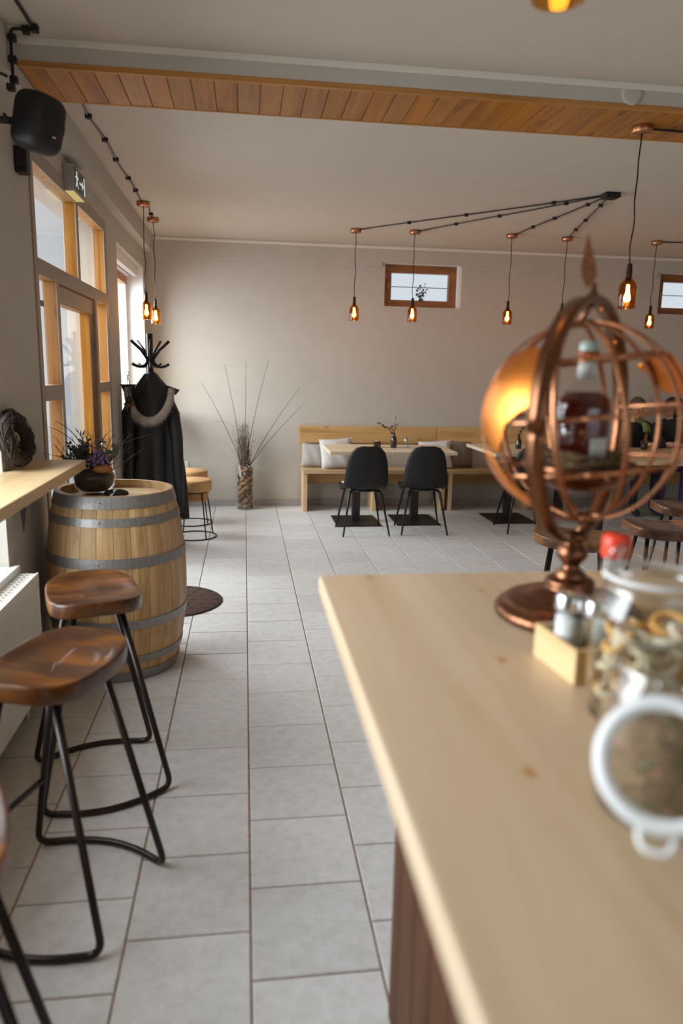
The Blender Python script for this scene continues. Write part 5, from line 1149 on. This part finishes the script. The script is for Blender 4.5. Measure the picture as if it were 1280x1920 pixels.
ld = MB(); ld.merge(MB().tube(round_path([(-0.016, -0.060, 0.0), (-0.016, -0.072, 0.006), (-0.010, -0.082, 0.010), (0.010, -0.082, 0.010), (0.016, -0.072, 0.006), (0.016, -0.060, 0.0)], 0.008), 0.0032, 8), Ml); ld.build('clip_wire', RUBBER, ldo)
MB().tube(round_path([hd2*(r2*0.83)+sd2*0.014+Vector((0, 0, h2*0.945)), hd2*(r2*1.0)+sd2*0.014+Vector((0, 0, h2*1.0)), lidc+upl*0.066+sd2*0.014], 0.01), 0.002, 6).build('hinge_wire', STEEL, j2)
MB().tube(round_path([hd2*(r2*0.83)-sd2*0.014+Vector((0, 0, h2*0.945)), hd2*(r2*1.0)-sd2*0.014+Vector((0, 0, h2*1.0)), lidc+upl*0.066-sd2*0.014], 0.01), 0.002, 6).build('hinge_wire', STEEL, j2)
hj = thing('dried_herbs', 'mix of dried tea leaves and petals filling the open jar', 'dried herbs', (0.470, 0.700, CZ+0.012))
MB().lathe([(0, 0.0), (r2*0.94, 0.002), (r2*0.94, 0.095), (0.03, 0.108), (0, 0.109)], 28).build('fill', TEA, hj)
for nm, mt_, n_ in (('brown_leaves', TEA, 130), ('green_leaves', TEAG, 110), ('red_petals', TEAR, 60)):
    q = MB()
    for i in range(n_):
        a = random.uniform(0, 2*PI)
        if random.random() < 0.7: p = Vector((r2*0.925*math.cos(a), r2*0.925*math.sin(a), random.uniform(0.006, 0.094))); d = Vector((-math.sin(a), math.cos(a), random.gauss(0, 1))).normalized(); n2_ = Vector((math.cos(a), math.sin(a), 0))
        else: rr = random.uniform(0, 0.06); p = Vector((rr*math.cos(a), rr*math.sin(a), 0.108)); d = Vector((math.cos(a*3), math.sin(a*3), 0.1)).normalized(); n2_ = Vector((0, 0, 1))
        s_ = d.cross(n2_)*0.005; L_ = d*random.uniform(0.008, 0.016); q.add([p-L_, p+s_, p+L_, p-s_, p+n2_*0.0025], [(0, 1, 4), (1, 2, 4), (2, 3, 4), (3, 0, 4)])
    o = q.build(nm, mt_, hj); o['kind'] = 'stuff'
# crate with salt, sauce and red-capped bottle
cr = thing('wooden_crate', 'small open pine crate holding shakers at the foot of the globe', 'crate', (0.600, 1.092, CZ), R(6)); cw, cd_ = 0.095, 0.066
for nm, a in (('side_panel', (-cw, -cw+0.008, -cd_, cd_)), ('side_panel', (cw-0.008, cw, -cd_, cd_)), ('end_panel', (-cw+0.008, cw-0.008, -cd_, -cd_+0.008)), ('end_panel', (-cw+0.008, cw-0.008, cd_-0.008, cd_))): MB().box(a[0], a[1], a[2], a[3], 0.0, 0.058, 0.0015).build(nm, BOXW, cr)
MB().box(-cw+0.008, cw-0.008, -cd_+0.008, cd_-0.008, 0.0, 0.006).build('bottom', BOXW, cr)
def shaker(label, x, y, fill, fh):
    t = thing('glass_shaker', label, 'shaker', (x, y, CZ+0.0065)); MB().lathe([(0, 0), (0.022, 0), (0.0235, 0.004), (0.0235, 0.095), (0.021, 0.102)], 12, smooth=False).build('glass', JARG, t)
    MB().lathe([(0, 0.003), (0.021, 0.003), (0.021, fh), (0, fh)], 12).build('filling', fill, t)
    MB().lathe([(0.0245, 0.094), (0.0245, 0.112), (0.020, 0.122), (0.008, 0.127), (0, 0.127)], 20).build('cap', STEEL, t); return t
shaker('glass salt shaker with steel cap in the crate, nearest the globe base', 0.535, 1.098, SALT, 0.080); shaker('glass shaker of red sauce with steel cap in the crate', 0.568, 1.062, SAUCE, 0.035)
rb_ = thing('red_capped_bottle', 'clear bottle with a bright red screw cap standing in the crate', 'bottle', (0.618, 1.118, CZ+0.0065))
MB().lathe([(0, 0), (0.026, 0), (0.0285, 0.005), (0.0285, 0.132), (0.026, 0.160), (0.021, 0.176), (0.020, 0.188)], 24).build('bottle', JARG, rb_); MB().lathe([(0, 0.004), (0.0265, 0.004), (0.0265, 0.060), (0, 0.060)], 20).build('contents', SALT, rb_)
q = MB(); q.lathe([(0.0225, 0.176), (0.0235, 0.179), (0.0235, 0.208), (0.0215, 0.214), (0, 0.215)], 24)
q.build('cap', RED, rb_)
